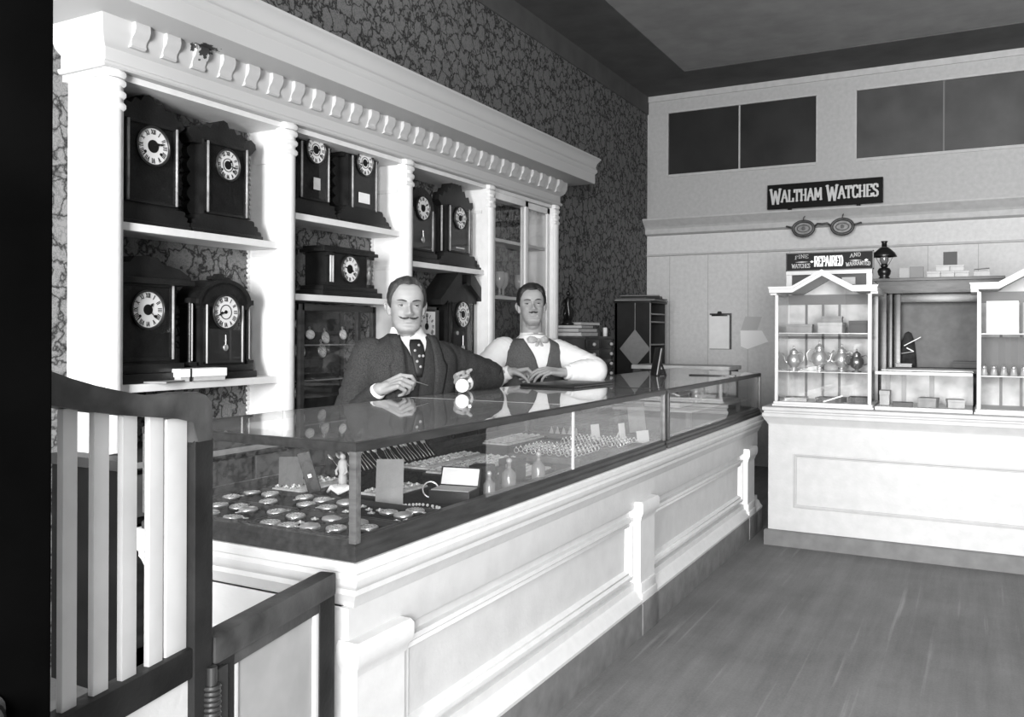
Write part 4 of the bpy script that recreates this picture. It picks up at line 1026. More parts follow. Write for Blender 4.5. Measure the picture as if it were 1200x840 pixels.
# ------------------------------------------------------------------ gabled glass cases
ZK = .790
WF = mat('white_case_frame', .55, .5, .4)
MIRR = mat('case_back_white', .50, .6, .3, .35, 9)
def gable_case(label, x0, x1, y0=5.10, y1=5.46, apex=True):
    t = thing('gabled_case', label, 'display case', ((x0+x1)/2, y0, ZK)); w = (x1-x0)/2; d = y1-y0
    m = MB()
    m.box(-w-.012, -.012, 0, w+.012, d+.01, .012, .003); m.box(-w-.006, -.006, .012, w+.006, d+.005, .026, .003)
    m.build('base', WF, t, SM)
    for x in (-w, w):
        for y in (0, d):
            m = MB(); s = 1 if x < 0 else -1; q = 1 if y == 0 else -1
            m.box(x, y, .026, x+s*.016, y+q*.016, .638, .003); p = m.build('corner_post', WF, t, SM)
            if y == 0: m = MB(); m.tube([(x+s*.016, -.001, .03), (x+s*.016, -.001, .635)], .0035, 8); m.build('bead', WHITE, p, PI)
    zE, zA = .650, .742
    def rake(y, dd, nm):
        m = MB()
        lo, hi = 0, .018
        pts = [(-w-.03, zE), (-w*.62, zE), (0, zA), (w*.62, zE), (w+.03, zE)]
        up = [(x, z+.020) for x, z in pts]
        for (a, b), (c, e), (f, g_), (h, k) in zip(pts, pts[1:], up, up[1:]): m.prism([(a, b), (c, e), (h, k), (f, g_)], 'y', y-.018, y+.012)
        p2 = [(x, z+.0201) for x, z in pts]; u2 = [(x*1.02, z+.034) for x, z in pts]
        for (a, b), (c, e), (f, g_), (h, k) in zip(p2, p2[1:], u2, u2[1:]): m.prism([(a, b), (c, e), (h, k), (f, g_)], 'y', y-.030, y+.012)
        m.build(nm, WF, t)
    rake(0, .03, 'pediment')
    for s in (-1, 1):
        m = MB(); m.box(s*w-.008*s, .012, .636, s*(w+.03), d+.02, .670, .003); m.build('eave', WF, t, SM)
    # glass: front with gable, sides, roof slopes
    f = [(-w+.008, .026), (w-.008, .026), (w-.008, zE), (w*.62, zE), (0, zA), (-w*.62, zE), (-w+.008, zE)]
    MB().prism(f, 'y', .006, .0085).build('front_pane', GLASSF, t)
    for s in (-1, 1): MB().box(s*(w-.009)-.00125, .016, .026, s*(w-.009)+.00125, d-.016, .64).build('side_pane', GLASS, t)
    MB().prism([(-w, zE+.004), (-w*.62, zE+.004), (0, zA+.004), (w*.62, zE+.004), (w, zE+.004), (w, zE+.010), (w*.62, zE+.010), (0, zA+.010), (-w*.62, zE+.010), (-w, zE+.010)], 'y', .013, d).build('roof_pane', mat('roof_board', .5, .6), t)
    # back boards: white panels between dark mullions
    MB().box(-w+.004, d-.010, .026, w-.004, d-.004, .65).build('back_board', MIRR, t)
    b = MB(); b.prism([(-w*.62, .65), (w*.62, .65), (0, zA)], 'y', d-.010, d-.004); b.build('back_board', MIRR, t)
    m = MB()
    for x in (-w*.55, -w*.18, w*.18): m.box(x-.007, d-.016, .026, x+.007, d-.010, .65)
    m.box(-w+.01, d-.016, .385, w-.01, d-.010, .40); m.box(-w+.01, d-.018, .59, w-.01, d-.010, .65)
    m.build('mullion', mat('dark_mullion', .10, .5), t)
    for z in (.200, .420):
        MB().box(-w+.012, .03, z-.005, w-.012, d-.02, z).build('glass_shelf', mat('pale_glass_shelf', .6, .2, .5), t)
    return t
gable_case('gabled glass case of silver teapots at the left end of the white back counter', -1.030, -.512)
gable_case('gabled glass case at the right edge of the photo, on the back counter', -.004, .514)
# low middle case
t = thing('low_case', 'low glass case joining the two gabled cases on the back counter', 'display case', (-.258, 5.10, ZK))
m = MB(); m.box(-.236, -.004, 0, .236, .36, .020, .003); m.build('base', WF, t, SM)
m = MB(); m.box(-.236, 0, .195, .236, .018, .212, .003); m.box(-.236, .34, .195, .236, .36, .212, .003); m.build('top_rail', WF, t, SM)
MB().box(-.236, .006, .02, .236, .009, .195).build('front_pane', GLASSF, t); MB().box(-.236, .018, .203, .236, .34, .207).build('top_pane', GLASS, t)
MB().box(-.236, .350, .02, .236, .355, .195).build('back_board', MIRR, t)
m = MB()
for x in (-.20, -.115, .03): m.box(x-.012, .340, .02, x+.012, .349, .195)
m.build('mullion', mat('grey_mullion2', .28, .5), t)
# contents
ZS = ZK+.2002; ZS2 = ZK+.4202; ZB0 = ZK+.0262
tea('silver jug, leftmost on the teapot shelf of the left gabled case', -.945, 5.22, ZS, .80, 'silver_jug', True, 1.1, rz=R(160))
tea('tallest silver teapot, second on the shelf of the left gabled case', -.800, 5.20, ZS, .86, 'teapot', True, 1.25, rz=R(20))
tea('silver coffee pot, third on the shelf of the left gabled case', -.690, 5.28, ZS, .80, 'coffee_pot', True, 1.2, rz=R(200))
tea('dark covered sugar bowl, rightmost on the shelf of the left gabled case', -.600, 5.20, ZS, .80, 'sugar_bowl', False, 1.0, mat('tarnished_silver', .22, .35, .5, metal=1.0))
def plain_box(name, label, cat, x, y, z, a, b, c, rz, mm, lid=True):
    t = thing(name, label, cat, (x, y, z), rz); m = MB(); m.box(-a/2, -b/2, 0, a/2, b/2, c*(.7 if lid else 1), .002); m.build('body', mm, t, SM)
    if lid: m = MB(); m.box(-a/2-.002, -b/2-.002, c*.7, a/2+.002, b/2+.002, c, .002); m.build('lid', mm, t, SM)
    return t
GB = mat('grey_box_card', .26, .8, .2, .2, 20); GB2 = mat('pale_grey_box_card', .42, .8, .2, .2, 20)
plain_box('presentation_box', 'grey box at left on the upper shelf of the left gabled case', 'box', -.915, 5.25, ZS2, .14, .12, .05, R(4), GB)
plain_box('presentation_box', 'pale box in the middle of the upper shelf, left gabled case', 'box', -.735, 5.22, ZS2, .13, .12, .06, R(-3), GB2)
plain_box('presentation_box', 'small grey box stacked on the pale box in the left gabled case', 'box', -.735, 5.23, ZS2+.0605, .11, .09, .035, R(3), GB)
plain_box('presentation_box', 'dark box at right on the upper shelf of the left gabled case', 'box', -.590, 5.25, ZS2, .10, .12, .07, R(0), mat('dark_box', .08, .7))
plain_box('tray_box', 'shallow grey tray box low at left in the left gabled case', 'box', -.93, 5.22, ZB0, .12, .16, .02, R(6), GB2)
plain_box('tray_box', 'dark shallow tray box in the bottom middle of the left gabled case', 'box', -.735, 5.20, ZB0, .14, .12, .028, R(-8), mat('dark_box', .08, .7))
plain_box('tray_box', 'dark tray box bottom right in the left gabled case', 'box', -.59, 5.22, ZB0, .10, .14, .034, R(3), mat('dark_box', .08, .7))
t = thing('letter_knife', 'white bone letter knife leaning across the bottom of the left gabled case', 'knife', (-.70, 5.118, ZB0), R(0)); M = Matrix.Rotation(R(-20), 4, 'Y'); m = MB(); m.box(-.06, -.002, .024, .05, .002, .032, 0, M); m.build('blade', PAPER, t)
plain_box('presentation_box', 'grey upright box at left in the low middle case', 'box', -.455, 5.25, ZK+.021, .05, .1, .08, R(0), GB2)
plain_box('presentation_box', 'dark flat box on the floor of the low middle case', 'box', -.36, 5.18, ZK+.021, .10, .08, .022, R(5), mat('dark_box', .08, .7))
plain_box('presentation_box', 'grey box with cloth cover in the middle of the low case', 'box', -.235, 5.2, ZK+.021, .09, .09, .05, R(-8), GB)
plain_box('presentation_box', 'pale grey box at right in the low middle case', 'box', -.105, 5.22, ZK+.021, .08, .09, .045, R(8), GB2)
def hang_cloth(label, x, y, z, w_, h_, mm):
    t = thing('linen_cloth', label, 'cloth', (x, y, z)); m = MB(); n = 14
    top = [(-w_/2+w_*i/n, .008*math.sin(i*1.7)) for i in range(n+1)]
    m.prism(top+[(a, b+.004) for a, b in reversed(top)], 'z', 0, h_); m.build('cloth', mm, t); return t
hang_cloth('grey folded cloth hanging inside the right gabled case below its shelf', .36, 5.36, ZB0, .20, .165, PAPERG)
t = thing('show_card', 'large white show card in the upper part of the right gabled case', 'card', (.10, 5.26, ZS2)); m = MB(); M = Matrix.Rotation(R(-8), 4, 'X'); m.box(-.06, -.002, 0, .09, .002, .175, 0, M); m.build('card', PAPER, t); MB().prism([(.016, .11), (.06, 0), (.054, 0), (.014, .09)], 'x', -.01, .01).build('strut', PAPER, t)
hang_cloth('dark grey drape across the upper shelf of the right gabled case', .22, 5.40, ZS+.0, .42, .20, mat('grey_drape', .16, .9))
sk = thing('salt_shaker', 'small silver salt shaker in the row on the shelf of the right gabled case', 'shaker', (0,0,0), 0, 'salt shakers in the right gabled case')
MB().lathe([(0, 0), (.016, 0), (.018, .006), (.013, .03), (.014, .036), (0, .036)], (0,0,0), 14).build('body', GWP, sk, PI); MB().lathe([(.0135, .0362), (.013, .046), (.007, .053), (0, .055)], (0,0,0), 14).build('cap', SILVERD, sk, PI)
for i in range(6):
    o = sk if i == 0 else copy_tree(sk); o.location = (.03+.045*i, 5.16+.012*(i % 2), ZS)
# ------------------------------------------------------------------ watchmaker's booth behind
YBO = 5.78
t = thing('workshop_booth', 'dark wooden framed booth with grey panel rising behind the back counter', 'booth', (-.22, YBO, 0))
m = MB(); m.box(-.335, 0, 1.455, .345, .30, 1.545, .004); m.box(-.35, -.02, 1.53, .36, .31, 1.548, .003); m.build('beam', MIDWOOD, t, SM)
m = MB()
for x0, x1, y0, y1 in ((-.335, -.275, 0, .06), (-.27, -.245, .03, .08), (-.24, -.20, .07, .12)): m.box(x0, y0, 0, x1, y1, 1.456, .005)
m.build('jamb', DARKWOOD, t, SM)
m = MB(); m.box(.285, 0, 0, .345, .06, 1.456, .005); m.build('jamb', DARKWOOD, t, SM)
m = MB(); m.box(-.24, .08, 1.40, .30, .13, 1.456, .004); m.build('head_rail', DARKWOOD, t, SM)
MB().box(-.275, .22, .6, .30, .24, 1.456).build('back_panel', mat('grey_booth_panel', .14, .8, .2, .12, 20), t)
m = MB(); m.box(-.275, .02, .97, .30, .22, 1.0, .003); m.build('sill', MIDWOOD, t, SM)
t = thing('hanging_cloth', 'dark cloth hanging in the left corner of the booth opening', 'cloth', (-.385, YBO+.18, 1.003))
m = MB(); m.lathe([(.05, .0), (.045, .08), (.035, .16), (.018, .21), (0, .22)], (0,0,0), 16, None, 1, .45); m.build('cloth', mat('dark_cloth', .03, .9, .1, .4, 30), t, PI)
t = thing('scratch_strips', 'made-up pale scratch strips crossed before the dark cloth in the booth', 'tool', (-.37, YBO+.12, 1.003))  # made-up strips copying scratch marks, no tool lies here
m = MB(); m.tube([(-.035, 0, .13), (.06, .0, .185)], .003, 6); m.build('strip', PAPER, t); m = MB(); m.tube([(-.02, 0, .118), (.02, 0, .095)], .004, 6); m.build('strip', PAPER, t); m = MB(); m.tube([(.02, 0, .095), (-.06, 0, .08), (-.06, 0, .0)], .0025, 6); m.build('strip', PAPERM, t)
plain_box('parts_box', 'dark shallow parts box at right on the booth sill', 'box', -.02, YBO+.10, 1.0035, .22, .08, .04, 0, mat('dark_box', .08, .7))
plain_box('parts_box', 'small pale parts box at left on the booth sill', 'box', -.40, YBO+.05, 1.0035, .09, .05, .022, 0, BOXCARD)
# white partition with a dark opening, carrying the repair sign
t = thing('partition', 'white-framed partition with dark opening behind the left gabled case', 'partition', (-.83, YBO+.02, 0))
m = MB(); m.box(-.27, 0, 0, -.235, .05, 1.61, .002); m.box(.215, 0, 0, .25, .05, 1.61, .002); m.box(-.27, -.01, 1.585, .25, .06, 1.61, .003); m.box(-.235, 0, .0, .215, .05, 1.0)
m.build('frame', WHITE2, t, SM)
MB().box(-.235, .03, 1.0, .215, .045, 1.585).build('shade_sheet', mat('dark_opening', .012, .5), t)  # flat dark sheet stands in for shade inside the opening
m = MB(); m.box(.07, .012, 1.52, .15, .022, 1.565); o = m.build('notice', PAPERM, t)
# repair sign
t = thing('repair_sign', 'dark sign reading fine watches repaired and warranted, on the white partition', 'sign', (-.84, YBO+.03, 1.6105))
m = MB(); m.box(-.262, -.012, 0, .268, .012, .118, .002); m.build('board', mat('sign_black', .02, .7, .15), t, SM)
m = MB(); m.box(-.262, -.016, 0, .268, -.012, .006); m.box(-.262, -.016, .112, .268, -.012, .118); m.box(-.262, -.016, 0, -.256, -.012, .118); m.box(.262, -.016, 0, .268, -.012, .118); m.build('moulding', mat('sign_edge', .05, .4), t)
SGM = mat('sign_silver', .42, .4, .5); SGW = mat('sign_white', .82, .5, .4)
m = MB()
letters(m, 'FINE', -.205, .076, .022, -.0125, width=.085, arc=.008); m.build('small_lettering', SGM, t); m = MB(); letters(m, 'WATCHES', -.225, .020, .026, -.0125, width=.115); m.build('small_lettering', SGM, t); m = MB()
letters(m, 'AND', .130, .078, .022, -.0125, width=.065, arc=.006); m.build('small_lettering', SGM, t); m = MB(); letters(m, 'WARRANTED', .105, .022, .024, -.0125, width=.145, arc=.006); m.build('small_lettering', SGM, t)
m = MB()
for x0, x1 in ((-.205, -.12), (.125, .20)): m.prism([(x0, .058), ((x0+x1)/2, .062), (x1, .058), ((x0+x1)/2, .054)], 'y', -.0145, -.0115)
m.build('flourish', SGM, t)
m = MB(); letters(m, 'REPAIRED', -.085, .028, .062, -.0125, width=.175, sw=.15); m.build('large_lettering', SGW, t)
m = MB()
for x in (-.10, .225): m.prism([(x, .05), (x+.012, .058), (x, .066), (x-.012, .058)], 'y', -.0145, -.0115)
m.build('star', SGW, t)
# oil lamp
t = thing('oil_lamp', 'dark oil lamp with wide shade and glass chimney on the booth beam', 'lamp', (-.515, YBO+.06, 1.5485))
LM = mat('lamp_dark_metal', .02, .3, .5, metal=.6)
MB().lathe([(0, 0), (.030, 0), (.034, .006), (.026, .014), (.036, .03), (.040, .05), (.032, .066), (.014, .072), (0, .072)], (0,0,0), 22).build('font', LM, t, PI)
MB().lathe([(0, .0722), (.018, .0722), (.022, .082), (.018, .094), (.0, .094)], (0,0,0), 16).build('burner', LM, t, PI)
MB().lathe([(.017, .0945), (.026, .115), (.024, .14), (.016, .17), (.015, .200), (.0135, .200), (.0145, .17), (.0225, .14), (.0245, .115), (.0155, .0945)], (0,0,0), 20).build('chimney', mat('smoked_chimney', .12, .15, .7), t, PI)
MB().lathe([(.072, .138), (.074, .140), (.060, .165), (.030, .192), (.022, .197), (.0205, .195), (.029, .189), (.058, .163), (.070, .138)], (0,0,0), 28).build('shade', LM, t, PI)
MB().lathe([(.016, .2005), (.015, .225), (.021, .236), (.0195, .236), (.0135, .225), (.0145, .2005)], (0,0,0), 18).build('chimney_top', LM, t, PI)
for s in (-1, 1): MB().tube([(s*.022, 0, .085), (s*.036, 0, .11), (s*.055, 0, .15), (s*.060, 0, .164)], .0018, 6).build('shade_arm', LM, t, PI)
# boxes and cards on the booth beam
BZ = 1.5485; YX = YBO+.12
BXP = [(-.24, BZ, .072, .042, 'pale small carton in the bottom row on the booth beam, next to the grey card'), (-.163, BZ, .072, .042, 'pale small carton in the middle of the bottom row on the booth beam'), (-.086, BZ, .074, .042, 'pale small carton at right end of the bottom row on the booth beam'),
       (-.19, BZ+.0425, .074, .036, 'pale small carton on top at left, under the dark square card'), (-.112, BZ+.0425, .074, .036, 'pale small carton on top at right, beside the dark square card')]
for x, z, a, c, lab in BXP: plain_box('carton', lab, 'box', x+.0, YX, z, a, .05, c, 0, BOXCARD)
t = plain_box('carton', 'pale open carton with raised flap, rightmost on the booth beam', 'box', .02, YX, BZ, .085, .05, .036, 0, BOXCARD, False); m = MB(); m.prism([(-.043, .0365), (-.043, .05), (.04, .056), (.04, .053), (-.040, .047), (-.040, .0365)], 'y', -.025, .025); m.build('flap', mat('flap_card', .15), t)
def std_card(label, x, z, w_, h_, mm, y=YX): 
    t = thing('square_card', label, 'card', (x, y, z)); MB().box(-w_/2, -.006, 0, w_/2, .006, h_).build('card', mm, t); MB().box(-w_/2-.002, .006, 0, w_/2+.002, .010, h_+.002).build('backing', mm, t)
std_card('dark square card standing on the stacked cartons', -.150, BZ+.079, .072, .080, mat('dark_square_card', .05, .7))
std_card('mid-grey square card standing on the booth beam beside the oil lamp', -.335, BZ, .075, .075, mat('mid_square_card', .19, .8))
std_card('pale grey card half hidden behind the grey square card on the beam', -.405, BZ, .06, .07, mat('pale_square_card', .33, .8), YX+.03)
# big trade sign with spectacles and the long sign
t = thing('shop_sign', 'long black sign with pale lettering standing on the back wall ledge', 'sign', (-1.188, YW-.09, 2.2985))
m = MB(); m.box(-.478, -.012, 0.022, .478, .012, .238, .002); m.box(-.3, -.012, 0, -.27, .012, .022); m.box(.27, -.012, 0, .3, .012, .022); m.build('board', mat('sign_black2', .008, .7, .15), t, SM)
m = MB(); letters(m, 'WALTHAM WATCHES', -.452, .080, .100, -.0125, width=.90, sw=.17, caps=(0, 8)); m.build('lettering', mat('sign_letters', .55, .5, .4), t)
t = thing('spectacles_sign', 'oversized pair of spectacles with painted eyes hanging below the ledge', 'sign', (-1.185, YW-.165, 2.125))
SPM = mat('spectacle_frame', .055, .4, .5, .4, 30, .2, 60); el = lambda cx, rx, rz, n=28: [(cx+rx*math.cos(2*PI*i/n), 0, rz*math.sin(2*PI*i/n)) for i in range(n)]
for cx in (-.158, .162):
    r_ = MB().tube(el(cx, .086, .064), .013, 10, closed=True).build('rim', SPM, t, PI)
    m = MB(); m.prism([(cx+.078*math.cos(2*PI*i/28), .056*math.sin(2*PI*i/28)) for i in range(28)], 'y', .0, .004); l = m.build('lens', mat('lens_grey', .22, .3, .5, .3, 30), r_)
    m = MB(); m.tube([(cx+.052*math.cos(2*PI*i/20), -.002, .030*math.sin(2*PI*i/20)) for i in range(20)], .004, 6, closed=True); m.prism([(cx+.016*math.cos(2*PI*i/16), .018*math.sin(2*PI*i/16)) for i in range(16)], 'y', -.003, 0); m.build('painted_eye', SPM, l)
    MB().tube([(cx, 0, .075), (cx+.004, 0, .10), (cx, .08, .118)], .004, 8).build('hanger', SPM, t, PI)
MB().tube([(-.065, 0, .012), (-.04, -.01, .035), (0, -.012, .030), (.04, -.01, .035), (.068, 0, .012)], .009, 8).build('bridge', SPM, t, PI)
for s, cx in ((-1, -.255), (1, .262)): MB().tube([(cx-s*.015, 0, .01), (cx+s*.012, 0, .016), (cx+s*.05, .02, .028)], .009, 8).build('hinge', SPM, t, PI)
# clipboard and pinned papers
t = thing('clipboard', 'white paper pad held by a dark bulldog clip on the back wall', 'clipboard', (-2.11, YW-.014, 1.06))
MB().box(-.098, 0, 0, .105, .012, .335).build('board', MIDWOOD, t); MB().box(-.098, -.012, .005, .088, -.001, .315).build('paper_pad', PAPER, t)
MB().box(-.098, -.0165, .158, .08, -.0122, .318).build('top_sheet', PAPER, t)
m = MB(); m.box(-.075, -.026, .308, .075, -.0166, .326, .002); m.prism([(-.025, .322), (.025, .322), (.014, .352), (-.014, .352)], 'y', -.03, -.012); m.build('clip', mat('clip_metal', .04, .35, .5, metal=.8), t, SM)
t = thing('pinned_paper', 'large white sheet pinned askew right of the clipboard', 'paper', (-1.80, YW-.004, 1.19)); m = MB(); m.prism([(-.125, .045), (.07, .045), (.128, -.055), (-.06, -.125), (-.12, -.10)], 'y', -.003, 0); m.build('sheet', mat('pinned_white', .90, .8), t)
t = thing('pinned_paper', 'small grey sheet pinned above the larger white one', 'paper', (-1.82, YW-.004, 1.30)); m = MB(); m.prism([(-.10, -.060), (.05, -.058), (.09, .06), (-.06, .065)], 'y', -.002, 0); m.build('sheet', mat('pinned_grey', .50, .8), t)
# ================================================================== THE CORNER BEHIND THE MEN
CT = .7805
t = thing('drawer_cabinet', 'small dark cabinet of drawers with pale knobs beyond the white shelving', 'cabinet', (-2.615, 5.54, CT))
m = MB(); m.box(-.20, 0, 0, .20, .50, .385); m.box(-.21, -.01, .385, .21, .51, .40, .003); m.build('body', mat('cabinet_side', .045, .45, .4, .4, 9), t, SM)
for c in range(2):
    for r_ in range(5):
        ya = .02+c*.235; z = .025+r_*.072
        m = MB(); m.box(.20, ya, z, .212, ya+.22, z+.062, .003); d = m.build('drawer', mat('drawer_dark', .014, .4), t, SM)
        MB().ball((.224, ya+(.10 if c == 0 else .19), z+.031), .013, 12, 8).build('knob', PAPERM, d, PI)
BKZ = CT+.4005
bl = [(.24, .34, .030, 2, MIDWOOD, 'flat dark book lowest in the stack on the drawer cabinet'), (.22, .30, .026, -4, mat('book_grey', .16), 'grey book second up in the stack on the drawer cabinet'), (.20, .27, .024, 5, DL, 'thin dark book third up in the stack on the drawer cabinet')]
z = BKZ
for a, b, h, rz, mm, lab in bl: book(lab, -2.60, 5.79, z, b, a, h, R(90+rz), mm); z += h+.0005
book('pale slanting book on top of the stack, right of the bronze statuette', -2.575, 5.90, z, .26, .12, .022, R(80), mat('book_pale', .24))
t = thing('candle_stub', 'short white candle stub at the edge of the drawer cabinet', 'candle', (-2.44, 5.98, BKZ)); MB().lathe([(0, 0), (.016, 0), (.016, .06), (.012, .066), (0, .064)], (0,0,0), 14).build('wax', PAPER, t, PI); MB().tube([(0,0,.064), (.002, 0, .074)], .0012, 5).build('wick', INK, t)
# bronze statuette
t = thing('statuette', 'slender dark bronze statuette standing on the stack of books', 'statuette', (-2.615, 5.695, z))
BR = mat('dark_bronze2', .02, .3, .5, metal=.5)
MB().lathe([(0, 0), (.045, 0), (.045, .012), (.034, .018), (.036, .034), (0, .034)], (0,0,0), 18).build('base', BR, t, PI)
b = MB(); b.tube([(.012, 0, .034), (.010, .002, .075), (.004, .004, .115), (-.002, .006, .15), (0, .008, .185), (.002, .004, .205)], [.010, .014, .018, .022, .024, .010], 12); b.tube([(-.014, 0, .034), (-.020, -.010, .075), (-.010, 0, .118)], [.009, .013, .017], 10); b.ball((.003, .002, .228), .0165, 14, 10, (.9, 1, 1.2)); b.tube([(.022, .01, .185), (.040, .02, .22), (.028, .02, .265), (.012, .02, .29)], [.009, .008, .007, .005], 8); b.tube([(-.022, .006, .185), (-.042, 0, .155), (-.035, -.02, .125)], [.009, .008, .006], 8)
b.build('figure', BR, t, PI); MB().ball((.012, .02, .302), .014, 12, 8).build('globe', BR, t, PI)
MB().prism([(-.04, .034), (.03, .034), (.045, .10), (.02, .14), (-.03, .13)], 'y', .012, .02).build('drapery', BR, t)
# tall cabinet of pigeonholes
t = thing('pigeonhole_cabinet', 'tall dark cabinet with open pigeonholes against the far corner', 'cabinet', (-2.67, 7.14, 0))
CB = mat('tall_cabinet_dark', .012, .5, .4, .4, 8)
m = MB(); m.box(-.15, 0, 0, .17, .02, 1.47); m.box(-.15, .42, 0, .17, .44, 1.47); m.box(-.15, 0, 0, -.13, .44, 1.47); m.box(-.16, -.01, 1.47, .18, .45, 1.49, .003); m.build('carcase', CB, t, SM)
m = MB()
for z_ in (.9, 1.10, 1.30, 1.37): m.box(-.13, .02, z_, .165, .42, z_+.012)
m.build('shelf', mat('pale_shelf_edge', .30, .6), t)
MB().box(.17, .0, .0, .176, .018, 1.47).build('edge_strip', mat('pale_shelf_edge', .30, .6), t)
MB().box(.17, .422, .0, .176, .44, 1.47).build('edge_strip', mat('pale_shelf_edge', .30, .6), t)
t = thing('diamond_card', 'grey square card hung cornerwise by a string on the dark tall cabinet', 'card', (-2.625, 7.115, 1.07))
MB().prism([(0, -.158), (.14, 0), (0, .17), (-.14, 0)], 'y', 0, .004).build('card', PAPERG, t); MB().tube([(0, .002, .165), (0, .002, .40)], .002, 6).build('string', PAPERM, t)
for i, (a, b, rz, z_, mm, lab) in enumerate(((.36, .46, 4, 0, PAPERG, 'grey folder lowest of the papers on the tall cabinet'), (.30, .40, -9, .014, mat('dark_card', .12, .8), 'dark folder in the middle of the papers on the tall cabinet'), (.34, .38, 14, .028, mat('mid_square_card', .19, .8), 'loose curling sheet topmost on the tall cabinet'))):
    t = thing('paper_folder', lab, 'folder', (-2.65, 7.36, 1.4905+z_), R(rz)); m = MB()
    n = 10; 
    top = [(-b/2+b*k/n, .008+.010*math.sin(k*.9+i) if i == 2 else .006) for k in range(n+1)]
    m.prism([(p, 0 if i < 2 else q-.004) for p, q in top]+[(p, q+.004) for p, q in reversed(top)], 'x', -a/2, a/2); m.build('sheet', mm, t)
plain_box('letter_box', 'small pale upright box in the lower pigeonhole of the tall cabinet', 'box', -2.55, 7.2, 1.1125, .05, .06, .16, 0, BOXCARD, False)
# low bench behind the far end of the case
t = thing('work_bench', 'pale-topped low work bench beyond the far end of the glass case', 'bench', (-2.0, 6.42, 0), R(0))
m = MB(); m.box(-.33, -.18, .935, .42, .18, .965, .004); m.build('top', mat('bench_top', .5, .5, .3, .2, 10), t, SM)
for x in (-.29, .37):
    for y in (-.14, .14): MB().box(x-.03, y-.03, 0, x+.03, y+.03, .934).build('leg', MIDWOOD, t)
m = MB(); m.box(-.29, -.15, .85, .37, -.13, .934); m.box(-.29, .13, .85, .37, .15, .934); m.build('apron', DARKWOOD, t)
# ================================================================== PEOPLE
def ip(x, tab):
    xs = [a for a, _ in tab]; ys = [b for _, b in tab]
    if x <= xs[0]: return ys[0]
    for i in range(1, len(xs)):
        if x <= xs[i]:
            t = (x-xs[i-1])/(xs[i]-xs[i-1]); t = t*t*(3-2*t)*.5+t*.5
            return ys[i-1]+(ys[i]-ys[i-1])*t
    return ys[-1]
G = lambda x, s: math.exp(-.5*(x/s)**2)
H_FRONT = [(0, .050), (.006, .068), (.014, .080), (.026, .083), (.038, .076), (.050, .080), (.062, .082), (.075, .0815), (.09, .081), (.112, .078), (.13, .085), (.15, .088), (.172, .083), (.19, .072), (.205, .054), (.218, .030), (.225, .004)]
H_BACK = [(0, .010), (.006, .0), (.02, -.022), (.04, -.045), (.06, -.066), (.09, -.088), (.12, -.100), (.15, -.102), (.175, -.092), (.195, -.074), (.21, -.048), (.22, -.022), (.225, -.004)]
def head_fn(o):
    """o: options; returns f(theta, z) -> Vector in head coords (x = his left, -y = forward, z up from the chin)"""
    jw = o.get('jaw', 1.0); ck = o.get('cheek', 1.0)
    WID = [(0, .022), (.006, .030*jw), (.014, .038*jw), (.026, .047*jw), (.045, .054*jw), (.07, .060*ck), (.095, .0635*ck), (.12, .067), (.15, .070), (.175, .0665), (.195, .056), (.21, .040), (.22, .020), (.225, .004)]
    def f(th, z):
        fr, bk, w = ip(z, H_FRONT), ip(z, H_BACK), ip(z, WID)
        c = (fr+bk)/2; d = (fr-bk)/2
        s, co = math.sin(th), math.cos(th)            # th = 0 front
        e = .86 if z < .2 else 1.0
        x = w*math.copysign(abs(s)**e, s); y = c+d*math.copysign(abs(co)**(.80 if co > 0 else .95), co)
        if co > 0:   # features, pushed along the forward axis
            ax = abs(x)
            nz = ip(z, [(.066, 0), (.072, .012), (.078, .0215), (.084, .0255), (.092, .0225), (.104, .0150), (.116, .0095), (.126, .006), (.136, .001), (.15, 0)])*o.get('nose', 1)
            ns = ip(z, [(.07, .0085), (.08, .0095), (.095, .0070), (.115, .0055), (.13, .008)])
            y += nz*G(x, ns)
            y += .0085*G(ax-.0135, .0055)*G(z-.079, .0060)                       # wings
            y -= .0125*G(ax-.031, .0175)*G(z-.1150, .0105)                       # sockets
            y += .0075*G(ax-.027, .017)*G(z-.1320, .0055)                        # brow
            y += .0050*G(ax-.043, .014)*G(z-.090, .014)*ck                       # cheekbones
            y -= .0045*G(ax-.040, .012)*G(z-.058, .016)                          # hollow cheeks
            y += .0050*G(x, .017)*G(z-.0465, .0045) + .0040*G(x, .018)*G(z-.0585, .0042)   # lips
            y -= .0042*G(x, .024)*G(z-.0525, .0016)
            y -= .0030*G(x, .016)*G(z-.038, .005); y += .0040*G(x, .017)*G(z-.022, .009)     # chin
            y += .0025*G(ax-.024, .010)*G(z-.070, .012)
        return Vector((x, -y, z))
    return f
ZR = [0, .003, .006, .010, .014] + [.014+.0023*i for i in range(1, 82)]
ZR = [z for z in ZR if z < .2] + [.2+.0045*i for i in range(5)] + [.2215, .2235, .2247]
def head_mesh(mb, f, M):
    n = 120; rings = []
    # denser columns at the front
    ths = [PI*math.copysign(abs(u)**1.35, u) for u in [(-1+2*(i+.5)/n) for i in range(n)]]
    for z in ZR: rings.append([mb.bm.verts.new(M @ f(t, z)) for t in ths])
    for A, B in zip(rings, rings[1:]):
        for i in range(n): mb._face([A[i], A[(i+1) % n], B[(i+1) % n], B[i]])
    mb._face(rings[0][::-1]); mb._face(rings[-1])
